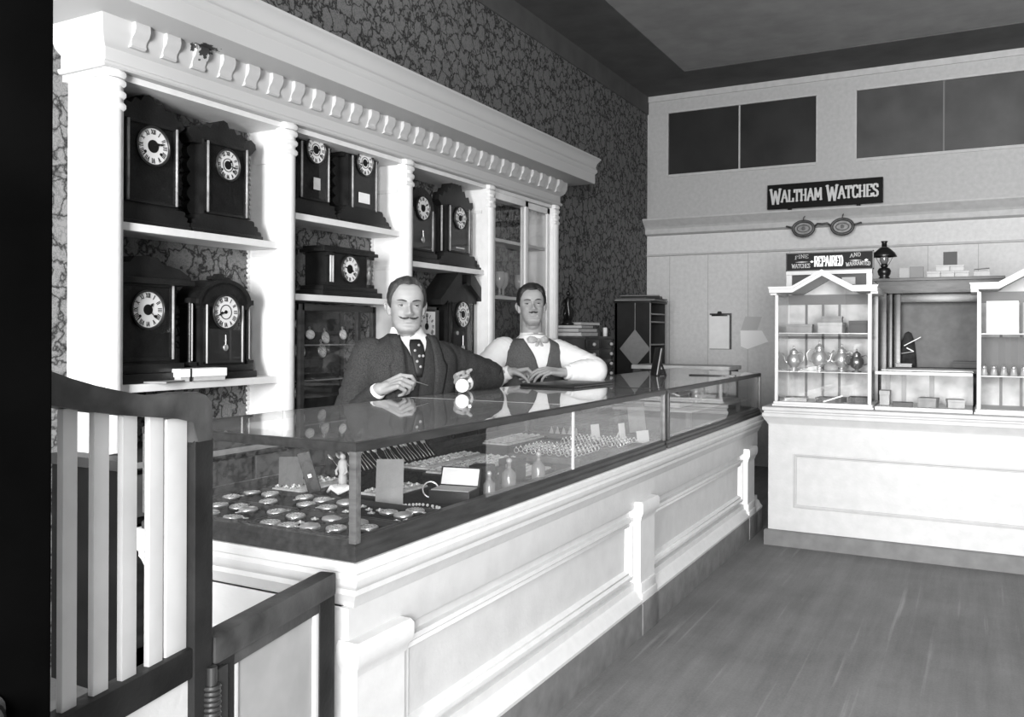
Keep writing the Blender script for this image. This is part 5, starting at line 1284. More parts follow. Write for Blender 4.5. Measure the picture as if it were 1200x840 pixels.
def hair_mesh(f, M, line, thick, seed=1):
    """shell over the scalp: line(th) = hairline height, thick(th, z) = thickness"""
    mb = MB(); n = 120; rows = [.05+.0035*i for i in range(43)] + [.2015+.0035*i for i in range(6)] + [.2225, .2238, .2247]
    rings = []
    for z in rows:
        rg = []
        for i in range(n):
            th = -PI+2*PI*i/n
            p = f(th, z); m = z-line(th)
            t = max(0, min(1, (m+.002)/.026)); t = t**.7*(1-.25*t)/.75
            c = Vector((0, .005, .12)); nn = (p-c).normalized()
            st = (z < .205)*.0012*math.sin(th*46+z*60+2*math.sin(z*90)) + (z < .205)*.0008*math.sin(th*83-z*120)
            off = -.005+(thick(th, z)+.005+st)*t
            rg.append(mb.bm.verts.new(M @ (p+nn*off)))
        rings.append(rg)
    for k, (A, B) in enumerate(zip(rings, rings[1:])):
        for i in range(n):
            j = (i+1) % n; zz = (rows[k]+rows[k+1])/2
            if zz-line(-PI+2*PI*(i+.5)/n) > -.010: mb._face([A[i], A[j], B[j], B[i]])
    mb._face(rings[-1])
    return mb
def ik(S, W, a, b, pole):
    S, W, pole = Vector(S), Vector(W), Vector(pole); d = W-S; L = min(d.length, (a+b)*.998); u = d.normalized()
    x = (a*a-b*b+L*L)/(2*L); h = math.sqrt(max(a*a-x*x, 1e-6))
    n = (pole-u*pole.dot(u)).normalized(); return S+u*x+n*h
def hand_caps(mb, W, F, N, T, curls, thumb, s=1.0, spread=.0):
    """W wrist, F finger direction, N palm normal (out of the palm), T thumb side. curls: 4 x (mcp, pip, dip) degrees"""
    W, F, N, T = (Vector(v) for v in (W, F, N, T)); F.normalize(); N = (N-F*N.dot(F)).normalized()
    T2 = F.cross(N); T2 = T2 if T2.dot(T) > 0 else -T2; T = T2
    K = []
    for i, (o, l) in enumerate(((.030, .092), (.010, .096), (-.010, .091), (-.029, .082))):
        k = W+F*l*s+T*o*s-N*.003*s*(abs(i-1.3)); K.append(k)
        mb.capsule(W+T*o*.55*s+F*.008*s, k, .0135*s, .0105*s, 12)
    mb.capsule(W+F*.03*s+T*.012*s+N*.004*s, W+F*.07*s+T*.018*s+N*.003*s, .0145*s, .011*s, 12); mb.capsule(W+F*.025*s-T*.018*s+N*.005*s, W+F*.065*s-T*.020*s+N*.003*s, .013*s, .010*s, 12)
    mb.capsule(W-F*.02*s, W+F*.03*s, .024*s, .022*s, 16)
    tips = []
    for i, k in enumerate(K):
        fl = (.95, 1.05, 1.0, .80)[i]*s; segs = (.043*fl, .027*fl, .022*fl); rad = (.0092, .0084, .0076, .0066)
        d = (F+T*spread*(1.5-i)).normalized(); n = N.copy(); p = k.copy(); A = d.cross(n)
        for j in range(3):
            q = Matrix.Rotation(R(curls[i][j]), 3, A); d = q @ d
            e = p+d*segs[j]; mb.capsule(p, e, rad[j]*s*(.9 if i == 3 else 1), rad[j+1]*s*(.9 if i == 3 else 1), 12); p = e
        tips.append(p)
    # thumb from the side of the palm near its base
    b0 = W+F*.022*s+T*.024*s+N*.004*s; d = (T*thumb[0]+F*thumb[1]+N*thumb[2]).normalized(); p = b0
    A = d.cross(N); A = A.normalized() if A.length > 1e-3 else T
    for j, (L, r0, r1) in enumerate(((.040, .0145, .0105), (.032, .0105, .0092), (.026, .0092, .0072))):
        e = p+d*L*s; mb.capsule(p, e, r0*s, r1*s, 12); p = e; d = Matrix.Rotation(R(thumb[3]), 3, A) @ d
    return tips+[p]
def remesh(o, vox, smooth=4):
    m = o.modifiers.new('r', 'REMESH'); m.mode = 'VOXEL'; m.voxel_size = vox; m.use_smooth_shade = True
    s = o.modifiers.new('s', 'SMOOTH'); s.factor = .5; s.iterations = smooth
    dg = bpy.context.evaluated_depsgraph_get(); ev = o.evaluated_get(dg)
    me = bpy.data.meshes.new_from_object(ev); old = o.data; o.modifiers.clear(); o.data = me
    for mm in old.materials:
        if mm.name not in [x.name for x in me.materials if x]: me.materials.append(mm)
    for p in me.polygons: p.use_smooth = True
TORSO = [(-.06, .150, .100, .0), (.0, .170, .118, .0), (.08, .172, .118, .0), (.17, .160, .108, -.004), (.27, .158, .110, -.010), (.37, .170, .118, -.016), (.45, .180, .116, -.016), (.50, .180, .106, -.010), (.535, .160, .090, -.004), (.560, .118, .076, .002), (.580, .082, .066, .004), (.600, .062, .058, .002)]
TWF = [1.0]
def torso_ring(z, lean):
    w = TWF[0]*ip(z, [(a, b) for a, b, c, d in TORSO]); d = ip(z, [(a, c) for a, b, c, d in TORSO]); y = ip(z, [(a, e) for a, b, c, e in TORSO])
    return w, d, y + lean(z)
def shell(zs, off, lean, opening=None, n=64, seed=0, wr=.0, chest=0.0):
    """open lofted garment; opening(z) = half-width of the gap at the front"""
    mb = MB(); rings = []
    for z in zs:
        w, d, yc = torso_ring(z, lean); of_ = off*(1-.55*max(0, min(1, (z-.545)/.04))); w += of_; d += of_+chest*G(z-.38, .12); v = opening(z) if opening else 0
        t0 = math.asin(min(.99, v/w)) if v > 0 else 0.0
        rg = []
        for i in range(n+1):
            th = t0+(2*PI-2*t0)*i/n
            s, c = math.sin(th), math.cos(th)
            x = w*math.copysign(abs(s)**.92, s); y = -d*math.copysign(abs(c)**.85, c)
            k = 1+wr*math.sin(5*th+z*40+seed)*.5+wr*math.sin(9*th-z*55+seed*2)*.4
            rg.append(mb.bm.verts.new(((x*k), y*k+yc, z)))
        rings.append(rg)
    for A, B in zip(rings, rings[1:]):
        for i in range(n): mb._face([A[i], A[i+1], B[i+1], B[i]])
    if not opening: bmesh.ops.remove_doubles(mb.bm, verts=mb.bm.verts[:], dist=1e-5)
    return mb, rings
def bez(pts, n=26):
    """smooth curve through joints (Catmull-Rom)"""
    P = [Vector(p) for p in pts]; P = [P[0]*2-P[1]]+P+[P[-1]*2-P[-2]]; out = []
    for i in range(1, len(P)-2):
        for k in range(n):
            t = k/n; a, b, c, d = P[i-1], P[i], P[i+1], P[i+2]
            out.append(.5*((2*b)+(c-a)*t+(2*a-5*b+4*c-d)*t*t+(3*b-a-3*c+d)*t**3))
    out.append(P[-2]); return out
def sleeve(mb, S, E, W, radii, n=22, wr=.03, seed=0, seg=26):
    d0 = (S-E).normalized(); pts = bez([S+d0*.085, S+d0*.055, S+d0*.02, S.lerp(E, .5), E, E.lerp(W, .5), W], 9); m = len(pts)
    radii = [radii[0]*.35, radii[0]*.80] + list(radii)
    rr = []
    for i in range(m):
        t = i/(m-1)*(len(radii)-1); k = min(int(t), len(radii)-2); f = t-k; rr.append(radii[k]*(1-f)+radii[k+1]*f)
    rr = [r*(1+wr*math.sin(i*1.9+seed)+wr*.6*math.sin(i*3.3+seed*2)*(1+1.2*G(i/(m-1)-.5, .12))) for i, r in enumerate(rr)]
    mb.tube(pts, rr, seg, True)
    return pts

def person(label, root, yaw, seat, head, arms, knees, o, clothes):
    """root: floor point; yaw: facing angle of the torso; everything local: -y forward, x his left"""
    t_loc = Vector((root[0], root[1], 0)); RZ = Matrix.Rotation(yaw+PI/2, 3, 'Z'); inv = RZ.inverted()
    L = lambda p: inv @ (Vector(p)-t_loc)                     # room -> local
    V = lambda v: inv @ Vector(v)
    lean = o['lean']; S0 = seat; TWF[0] = o.get('tw', 1.0)
    up = lambda z: z-S0
    f = head_fn(o)
    # head transform
    hc = L(head['chin']); hs = head['scale']
    HR = inv @ Matrix.Rotation(head['yaw']+PI/2, 3, 'Z') @ Matrix.Rotation(head.get('pitch', 0), 3, 'X') @ Matrix.Rotation(head.get('roll', 0), 3, 'Y')
    HM = Matrix.Translation(hc) @ HR.to_4x4() @ Matrix.Scale(hs, 4) @ Matrix.Translation((0, .06, 0))
    HM = Matrix.Translation(hc) @ HR.to_4x4() @ Matrix.Scale(hs, 4)
    mb = MB(); head_mesh(mb, f, HM)
    # ears
    for s in (-1, 1):
        e = HM
        pts = [(s*.067, .010, .078), (s*.073, .016, .086), (s*.082, .024, .102), (s*.086, .028, .119), (s*.084, .024, .132), (s*.077, .012, .137), (s*.071, .004, .128)]
        mb.tube([e @ Vector(p) for p in bez(pts, 4)], [.0042*hs]*25, 8)
        mb.ball(e @ Vector((s*.073, .015, .108)), .021*hs, 12, 10, (.32, .70, 1.35), HR)
        mb.ball(e @ Vector((s*.069, .010, .083)), .0075*hs, 10, 8, (.6, 1, 1.2), HR)
    # neck and torso
    nb = Vector((0, lean(.58)+.010, S0+.575)); ht = HM @ Vector((0, .030, .055))
    mb.capsule(nb, ht, .060*hs, .054*hs, 24); mb.capsule(HM @ Vector((0, .0, .02)), HM @ Vector((0, .03, .06)), .040*hs, .05*hs, 20)
    rings = []
    for z in [-.06+.03*i for i in range(23)]:
        w, d, yc = torso_ring(z, lean); n = 40
        rings.append([mb.bm.verts.new((w*math.sin(2*PI*i/n), -d*math.cos(2*PI*i/n)+yc, z+S0)) for i in range(n)])
    for A, B in zip(rings, rings[1:]):
        for i in range(40): mb._face([A[i], A[(i+1) % 40], B[(i+1) % 40], B[i]])
    mb._face(rings[0][::-1]); mb._face(rings[-1])
    J = []
    for a in arms:
        S, W = L(a['S']), L(a['W']); E = L(a['E']) if 'E' in a else ik(S, W, a.get('ua', .29), a.get('fa', .25), V(a['pole']))
        J.append((S, E, W))
        mb.capsule(S, E, .050, .041, 18); mb.capsule(E, W, .041, .027, 18)
        a['tips'] = hand_caps(mb, W, V(a['F']), V(a['N']), V(a['T']), a['curls'], a['thumb'], a.get('s', 1.0), a.get('spread', .03))
    hips = [Vector((s*.095, lean(0), S0)) for s in (-1, 1)]; legs = []
    for h, k, s in zip(hips, knees, (-1, 1)):
        K = L(k['K']); A = L(k['A']); legs.append((h, K, A))
        mb.capsule(h, K, .078, .055, 18); mb.capsule(K, A, .052, .036, 18); ft = A+(K-h).normalized()*.15; ft.z = .045
        mb.capsule(Vector((A.x, A.y, .05)), ft, .036, .030, 14)
    body = mb.build('person', [SKIN, LIPS], None)
    remesh(body, .0030, 3)
    body.name = 'person'; body.location = t_loc; body.rotation_euler = (0, 0, yaw+PI/2)
    tag(body, label, 'person')
    # lips tint by place on the face
    IM = HM.inverted(); me = body.data
    for p in me.polygons:
        q = IM @ p.center
        if q.y < -.068 and (q.x/.024)**2+((q.z-.0525)/(.0095 if q.z > .0525 else .0085))**2 < 1: p.material_index = 1
        else: p.material_index = 0
    def child(mb_, name, m, parent=body, smooth=PI, label=None):
        ob = mb_.build(name, m, parent, smooth)
        if label: ob['label'] = label
        return ob
    # eyes
    ez, ex = .1155, .0305
    for s in (-1, 1):
        sp_ = f(0, .1155); th = math.asin(.55)
        # front surface depth at the eye
        best = min((abs(f(tt, ez).x-s*ex), f(tt, ez)) for tt in [s*i*.01 for i in range(5, 90)])[1] if s > 0 else min((abs(f(tt, ez).x-s*ex), f(tt, ez)) for tt in [-i*.01 for i in range(5, 90)])[1]
        r = .0118; c = Vector((s*ex, best.y+r-.0058, ez))
        eb = MB(); eb.ball(HM @ c, r*hs, 20, 14); e = child(eb, 'eye', EYEW)
        g = head.get('gaze', (0, 0)); dirv = Vector((g[0], -1, g[1])).normalized()
        ib = MB(); ib.ball(HM @ (c+dirv*r*.56), r*.60*hs, 16, 10); child(ib, 'iris', IRIS, e)
        # lids: parts of a slightly larger sphere
        for nm, lo, hi in (('upper_eyelid', R(o.get('lid', 16)), R(80)), ('lower_eyelid', R(-80), R(-17))):
            lb = MB(); rr = r*1.13; rows = []
            for i in range(9):
                el_ = lo+(hi-lo)*i/8; row = []
                for k in range(17):
                    az = -R(85)+R(170)*k/16; droop = -.12*abs(math.sin(az))*(1 if nm[0] == 'u' else -1)*(1-i/8)
                    row.append(lb.bm.verts.new(HM @ (c+Vector((rr*math.cos(el_+droop)*math.sin(az), -rr*math.cos(el_+droop)*math.cos(az), rr*math.sin(el_+droop))))))
                rows.append(row)
            for A, B in zip(rows, rows[1:]):
                for k in range(16): lb._face([A[k], A[k+1], B[k+1], B[k]])
            child(lb, nm, SKIN)
            if nm[0] == 'u':
                lm = MB(); lm.tube([HM @ (c+Vector((rr*1.03*math.cos(lo-.12*abs(math.sin(az)))*math.sin(az), -rr*1.03*math.cos(lo-.12*abs(math.sin(az)))*math.cos(az), rr*1.03*math.sin(lo-.12*abs(math.sin(az)))))) for az in [-R(80)+R(160)*k/14 for k in range(15)]], [.0003+.0009*math.sin(PI*(k+.5)/15) for k in range(15)], 6); child(lm, 'eyelash', o['hair'])
        # brow
        bb = MB(); pts = []
        for k in range(9):
            x = .012+.036*k/8; zz = .1300+.0050*math.sin(PI*(k/8)*.75)+o.get('browtilt', 0)*k/8
            tt = min((abs(f(s*i*.01, zz).x-s*x), i) for i in range(0, 120))[1]; p = f(s*tt*.01, zz); pts.append(HM @ (p+Vector((0, -.0012, 0))))
        bb.tube(pts, [.0022*hs*q for q in (.7, 1.1, 1.3, 1.35, 1.3, 1.2, 1.0, .75, .4)], 8); child(bb, 'eyebrow', o['hair'])
    # moustache
    for s in (-1, 1):
        ub = MB(); pts = []; rad = []
        n = 12; Wm, curl, drop, th_ = o['moustache']
        for k in range(n+1):
            u = k/n; x = .001+Wm*u; zz = .0655-drop*math.sin(PI*min(1, u*1.15))*.9+curl*max(0, u-.62)**1.5*4
            tt = min((abs(f(s*i*.01, zz).x-s*x), i) for i in range(0, 120))[1]; p = f(s*tt*.01, zz)
            lift = .0035+.004*max(0, u-.75)*4*(curl > .001); pts.append(HM @ (p+Vector((0, -lift, 0)))); rad.append(th_*hs*(.75+.55*math.sin(PI*min(1, u*1.25+.12)) if u < .72 else .95*(1-u)/.28+.12))
        ub.tube(pts, rad, 10, flat=(1, 1.2)); child(ub, 'moustache', o['hair'])
    child(hair_mesh(f, HM, o['hairline'], o['hairthick']), 'hair', o['hair'])
    # clothing
    LM_ = Matrix.Translation((0, 0, S0))
    def shift(mb_):
        bmesh.ops.transform(mb_.bm, matrix=LM_, verts=mb_.bm.verts[:]); return mb_
    zz = lambda a, b, n: [a+(b-a)*i/n for i in range(n+1)]
    def solid(ob, th, sub=0):
        m = ob.modifiers.new('thick', 'SOLIDIFY'); m.thickness = th; m.offset = 0
        if sub: m2 = ob.modifiers.new('sub', 'SUBSURF'); m2.levels = sub; m2.render_levels = sub
    # shirt front with collar
    sh, _ = shell(zz(.0, .592, 36), .006, lean, None); sh_o = child(shift(sh), 'shirt', LINEN)
    def collar(zb, zt, rb, rt, gap, point):
        mb_ = MB(); n = 48; rows = []
        for j in range(7):
            v = j/6
            row = []
            for i in range(n+1):
                th = gap+(2*PI-2*gap)*i/n; near = min(i, n-i)/n
                z = zb+(zt-zb)*v; r = rb+(rt-rb)*v
                k = max(0, 1-near/.16)
                zz_ = z - point*k*(1-v)*1.0; rr = r+.012*k*(1-v)
                c0 = nb.lerp(ht, (z+S0-nb.z)/max(.01, (ht.z-nb.z)))
                row.append(mb_.bm.verts.new((rr*math.sin(th)+c0.x*1.0, -rr*1.02*math.cos(th)+c0.y, zz_+S0)))
            rows.append(row)
        for A, B in zip(rows, rows[1:]):
            for i in range(n): mb_._face([A[i], A[i+1], B[i+1], B[i]])
        return mb_
    c = clothes['collar']; co = child(collar(*c), 'collar', LINEN, sh_o); solid(co, .004)
    # vest
    vv = clothes['vest_v']
    ve, _ = shell(zz(.02, vv['top'], 40), .013, lean, lambda z: max(.0001, ip(z, vv['open'])-.0012), wr=.006); vo = child(shift(ve), 'waistcoat', clothes['vest_m']); solid(vo, .006)
    bt = MB()
    for k in range(5):
        z = .06+.055*k
        if z > vv['open'][1][0]-.02: break
        w, d, yc = torso_ring(z, lean); bt.ball((.006, -(d+.013)*1.0+yc-.002, z+S0), .006, 10, 8, (1, .5, 1))
    child(bt, 'waistcoat_button', clothes['button_m'], vo)
    # neckwear
    w, d, yc = torso_ring(.545, lean); k0 = nb.lerp(ht, .22); ty = -.078*hs+k0.y-.008; tz = S0+c[0]+.010
    clothes['tie'](child, ty, tz, S0, lean)
    # sleeves
    if clothes.get('jacket_m'):
        jv = clothes['jacket_v']
        ja, rings = shell(zz(.0, jv['top'], 40), .026, lean, lambda z: ip(z, jv['open']), wr=.012, seed=1, chest=.006); jo = child(shift(ja), 'jacket', clothes['jacket_m']); solid(jo, .007)
        # lapels lie along the opening
        for s in (-1, 1):
            lp = MB(); rows = []
            for z in zz(jv['lap0'], jv['top']-.004, 22):
                u = (z-jv['lap0'])/(jv['top']-jv['lap0']); wd = ip(u, [(0, .006), (.3, .034), (.72, .058), (.78, .042), (1, .036)])
                w, d, yc = torso_ring(z, lean); w += .036; d += .036+.006*G(z-.38, .12); v = ip(z, jv['open']); row = []
                for k in range(5):
                    x = v+wd*k/4; q = min(.985, x/w); y = -d*(1-q**2.1)**.5+yc; row.append(lp.bm.verts.new((s*x, y+(.004 if k in (0, 4) else 0), z)))
                rows.append(row)
            for A, B in zip(rows, rows[1:]):
                for k in range(4): lp._face([A[k], A[k+1], B[k+1], B[k]])
            l_ = child(shift(lp), 'lapel', clothes['jacket_m'], jo); solid(l_, .005)
        # coat collar round the neck
        for (S, E, W), nm in zip(J, ('right', 'left')):
            sb = MB(); W2 = E.lerp(W, .93); sleeve(sb, S+Vector((0, 0, .0)), E, W2, clothes['sleeve_r'], wr=.028, seed=len(nm)); sl = child(sb, 'sleeve', clothes['jacket_m'], jo)
            cb = MB(); cb.tube([E.lerp(W, .86), E.lerp(W, .985)], [.034, .031], 20); child(cb, 'shirt_cuff', LINEN, sh_o)
    else:
        for (S, E, W), nm in zip(J, ('right', 'left')):
            sb = MB(); W2 = E.lerp(W, .88); sleeve(sb, S, E, W2, clothes['sleeve_r'], wr=.02, seed=len(nm)); child(sb, 'sleeve', LINEN, sh_o)
            cb = MB(); cb.tube([E.lerp(W, .84), E.lerp(W, 1.02)], [.037, .035], 20); child(cb, 'shirt_cuff', LINEN, sh_o)
    # trousers and boots
    tb = MB()
    for h, K, A in legs: sleeve(tb, h, K, Vector((A.x, A.y, .09)), [.098, .088, .072, .062, .055], wr=.02)
    tb.ball((0, lean(0), S0), .17, 20, 12, (1.1, .8, .65)); child(tb, 'trousers', clothes['trouser_m'])
    for h, K, A in legs:
        b_ = MB(); d = (K-h); d.z = 0; d.normalize(); b_.tube([Vector((A.x, A.y, .0455))-d*.06, Vector((A.x, A.y, .05)), Vector((A.x, A.y, .045))+d*.10, Vector((A.x, A.y, .036))+d*.20], [.036, .045, .042, .030], 14); child(b_, 'boot', DL)
    return body, L, V
def stool(label, x, y, h):
    t = thing('stool', label, 'stool', (x, y, 0))
    MB().lathe([(0, h-.03), (.155, h-.03), (.165, h-.02), (.16, h), (0, h)], (0,0,0), 28).build('seat', MIDWOOD, t, SM)
    for k in range(4):
        a = PI/4+PI/2*k; MB().tube([(.10*math.cos(a), .10*math.sin(a), h-.031), (.17*math.cos(a), .17*math.sin(a), 0)], [.016, .014], 10).build('leg', MIDWOOD, t, SM)
    MB().tube([(.14*math.cos(2*PI*i/24), .14*math.sin(2*PI*i/24), .2) for i in range(24)], .008, 8, closed=True).build('ring_rail', MIDWOOD, t, PI)

# ---------------------------------------------------------------- man with tweezers and watch (nearer)
ZTOP = .9636
TW1 = tweed_mat('dark_tweed', .042, 300, .55); VE1 = tweed_mat('dark_waistcoat', .036, 300, .4); TR = tweed_mat('dark_trousers', .02, 300, .4)
def tie1(child, ty, tz, S0, lean):
    m = MB(); pts = []
    for i in range(8):
        z = tz-.008-.145*i/7; zz_ = z-S0; w, d, yc = torso_ring(zz_, lean); pts.append((0, min(-(d+.015)+yc, ty+.03)-.002 if i else ty-.004, z))
    m.tube(pts, [.020, .026, .026, .024, .021, .018, .014, .010], 12, flat=(1.15, .28)); t_ = child(m, 'necktie', mat('black_tie', .012, .6))
    m = MB()
    for i, x in ((1, .008), (3, .002), (5, .003), (2, -.012), (4, -.009), (3, .017)): 
        q = pts[i]; m.ball((x, q[1]-.0085, q[2]), .0056, 10, 8, (1, .4, 1))
    child(m, 'tie_spot', mat('tie_spot', .35), t_)
def hl1(th):
    a = abs(math.degrees(th)); return ip(a, [(0, .197), (22, .201), (38, .196), (52, .168), (68, .140), (78, .104), (90, .104), (100, .132), (112, .118), (128, .082), (150, .064), (180, .056)])
def ht1(th, z):
    top = max(0, min(1, (z-.17)/.04)); d = math.degrees(th)
    ap = max(0, min(1, (z-.208)/.012)); v = .007+.010*top*((1-.5*max(0, min(1, (abs(d)-60)/80)))*(1-ap)+.75*ap)
    part = G(d-38, 7)*top*.005*(z < .2)
    return v-part+.003*G(abs(d)-85, 20)*(z < .2)
P1 = Vector((-2.05, 2.885, 0))
f1 = lambda ang: (math.cos(R(ang)), math.sin(R(ang)), 0)
chin1 = (-1.995, 2.812, 1.194)
arms1 = [dict(S=(-2.115, 2.725, 1.098), W=(-2.005, 2.655, .984), pole=(-.55, -.05, -1), ua=.27, fa=.24, F=(.90, .25, .35), N=(.30, .75, -.60), T=(.25, .15, .95),
              curls=((35, 55, 35), (52, 70, 40), (58, 76, 42), (62, 78, 42)), thumb=(.55, .8, .35, 14), s=1.0),
         dict(S=(-1.922, 2.990, 1.092), W=(-1.852, 3.025, .994), E=(-1.85, 3.245, 1.014), F=(.22, -.96, .02), N=(.80, -.25, .40), T=(-.35, 0, .9),
              curls=((48, 78, 45), (56, 80, 45), (62, 82, 45), (66, 84, 45)), thumb=(.02, .75, .50, 18), s=1.0)]
kn1 = [dict(K=(-2.02, 2.43, .47), A=(-2.05, 2.45, .09)), dict(K=(-1.97, 2.60, .47), A=(-2.0, 2.62, .09))]
man1, L1, V1 = person('man with wide moustache in dark tweed jacket and spotted tie holding tweezers and watch', P1, R(-37), .605,
    dict(chin=chin1, scale=.975, yaw=R(-47), pitch=R(-1), roll=R(1), gaze=(.10, .0)), arms1, kn1,
    dict(lean=lambda z: -.045*max(0, z)/.6, hair=HAIR1, moustache=(.040, .005, .0035, .0029), hairline=hl1, hairthick=ht1, jaw=1.06, cheek=1.0, lid=11, nose=1.18, tw=.93),
    dict(collar=(.566, .618, .080, .058, .16, .026), vest_v=dict(top=.580, open=[(0, .0012), (.452, .0012), (.51, .026), (.575, .052)]), vest_m=VE1, button_m=mat('button_dark', .05, .3),
         jacket_m=TW1, jacket_v=dict(top=.590, lap0=.16, open=[(0, .05), (.16, .040), (.30, .052), (.45, .060), (.592, .060)]), sleeve_r=[.066, .070, .066, .062, .054, .046, .039], tie=tie1, trouser_m=TR))
stool('plain wooden stool under the man in the dark jacket', P1.x, P1.y, .475)
# tweezers in his right hand
tp = arms1[0]['tips']
RZ1 = Matrix.Rotation(R(-37)+PI/2, 3, 'Z'); W_ = lambda p: RZ1 @ Vector(p) + P1
g = W_((tp[0]+tp[4])/2)
t = thing('tweezers', 'thin tweezers held in the fingers of the man in the dark jacket', 'tweezers', g, 0)
for s in (-1, 1): MB().tube([(-.045, -.03, .055), (-.01+.0*s, -.006+s*.004, .012), (.06, .03+s*.001, -.012)], [.0016, .0022, .0010], 6).build('arm', SILVERD, t, PI)
MB().ball((-.045, -.03, .055), .004, 8, 6).build('joint', SILVERD, t, PI)
# white watch dial in his left hand
tl = arms1[1]['tips']; hp = W_(sum((tl[i] for i in (0, 1, 4)), Vector())/3)
t = thing('watch_movement', 'round white watch dial held up in the left hand of the man in the jacket', 'watch', (-1.785, 2.897, .9935), R(-58+90))
t.rotation_euler = (0, R(0), R(-58+90))
MB().lathe([(0, -.004), (.026, -.004), (.028, -.001), (.028, .004), (.025, .008), (0, .009)], (0,0,0), 32, Matrix.Rotation(-PI/2, 3, 'X')).build('case', SILVERD, t, PI)
MB().lathe([(0, -.0055), (.0255, -.0055), (.0255, -.004), (0, -.004)], (0,0,0), 32, Matrix.Rotation(-PI/2, 3, 'X')).build('dial', mat('enamel', .92, .3, .5), t)
MB().lathe([(0, 0), (.007, 0), (.007, .006), (0, .006)], (.030, -.004, .020), 12, Matrix.Rotation(-PI/2, 3, 'X')).build('crown', mat('enamel', .92), t)
# ---------------------------------------------------------------- man in shirt sleeves and waistcoat (farther)
VE2 = tweed_mat('grey_waistcoat', .10, 320, .45)
BOW = mat('pale_bow_tie', .40, .7, .3, .25, 60)
def tie2(child, ty, tz, S0, lean):
    m = MB(); m.ball((0, ty-.010, tz), .011, 12, 8, (1, .7, 1)); k = child(m, 'bow_tie_knot', BOW)
    for s in (-1, 1):
        m = MB(); m.tube([(s*.006, ty-.010, tz), (s*.025, ty-.010, tz+.002), (s*.044, ty-.004, tz+.002), (s*.058, ty+.004, tz-.004)], [.007, .017, .021, .013], 12, flat=(.5, 1)); child(m, 'bow_loop', BOW)
        m = MB(); m.tube([(s*.004, ty-.012, tz-.004), (s*.012, ty-.016, tz-.03), (s*.022, ty-.020, tz-.062)], [.006, .013, .015], 10, flat=(1, .3)); child(m, 'bow_tail', BOW)
def hl2(th):
    a = abs(math.degrees(th)); return ip(a, [(0, .188), (25, .192), (40, .182), (55, .155), (70, .135), (80, .110), (90, .108), (100, .132), (112, .118), (128, .085), (150, .066), (180, .058)])
def ht2(th, z):
    top = max(0, min(1, (z-.165)/.04)); d = math.degrees(th)
    ap = max(0, min(1, (z-.208)/.012)); return .008+.015*top*((.7+.5*G(d-20, 35))*(1-ap)+.85*ap)+.004*G(abs(d)-85, 20)*(z < .2)
P2 = Vector((-2.125, 4.125, 0))
chin2 = (-2.065, 4.055, 1.236)
arms2 = [dict(S=(-2.205, 3.965, 1.105), W=(-2.085, 3.835, 1.003), pole=(-.2, -.7, -.8), ua=.27, fa=.24, F=(.62, .74, .10), N=(.25, .10, -.85), T=(.5, -.3, .6),
              curls=((50, 62, 36), (56, 68, 38), (60, 72, 40), (64, 74, 40)), thumb=(.5, .8, .6, 16), s=.98),
         dict(S=(-1.995, 4.205, 1.10), W=(-1.840, 3.985, 1.003), E=(-1.745, 4.130, 1.008), F=(-.70, -.66, .06), N=(-.25, .2, -.90), T=(-.3, .6, .5),
              curls=((14, 22, 16), (18, 26, 18), (22, 30, 20), (28, 34, 22)), thumb=(.5, .9, .3, 10), s=1.04)]
kn2 = [dict(K=(-2.05, 3.77, .47), A=(-2.08, 3.80, .09)), dict(K=(-1.99, 3.96, .47), A=(-2.03, 3.96, .09))]
man2, L2, V2 = person('man in white shirt sleeves, grey waistcoat and pale bow tie holding a small tool', P2, R(-40), .60,
    dict(chin=chin2, scale=.965, yaw=R(-58), pitch=R(-9), roll=R(-2), gaze=(.05, .05)), arms2, kn2,
    dict(lean=lambda z: -.055*max(0, z)/.6, hair=HAIR2, moustache=(.025, .0, .0030, .0031), hairline=hl2, hairthick=ht2, jaw=.96, cheek=.98, lid=12, nose=1.2, tw=.90),
    dict(collar=(.555, .604, .080, .058, .24, .026), vest_v=dict(top=.572, open=[(0, .0012), (.37, .0012), (.46, .030), (.572, .072)]), vest_m=VE2, button_m=mat('button_dark', .05, .3),
         sleeve_r=[.058, .072, .074, .072, .068, .058, .042], tie=tie2, trouser_m=TR))
stool('plain wooden stool under the man in shirt sleeves', P2.x, P2.y, .47)
RZ2 = Matrix.Rotation(R(-40)+PI/2, 3, 'Z'); W2_ = lambda p: RZ2 @ Vector(p) + P2
q = (W2_(arms2[0]['tips'][0])+W2_(arms2[0]['tips'][4]))/2
t = thing('loupe_tool', 'small dark watch tool held between the hands of the man in shirt sleeves', 'tool', q, 0)
MB().tube([(-.015, -.03, -.012), (.02, .03, .012), (.05, .085, .022)], [.005, .007, .005], 10).build('handle', DL, t, PI); MB().tube([(.05, .085, .022), (.06, .105, .026)], [.002, .0015], 6).build('tip', SILVERD, t, PI)
# ================================================================== GATE AND WING PANEL (foreground)
gd = Vector((-.0818, .4100)).normalized()     # along the gate, away from the camera
ANG = math.atan2(gd.y, gd.x)
GO = Vector((-1.111, 1.005))                   # hinge line between wing and gate
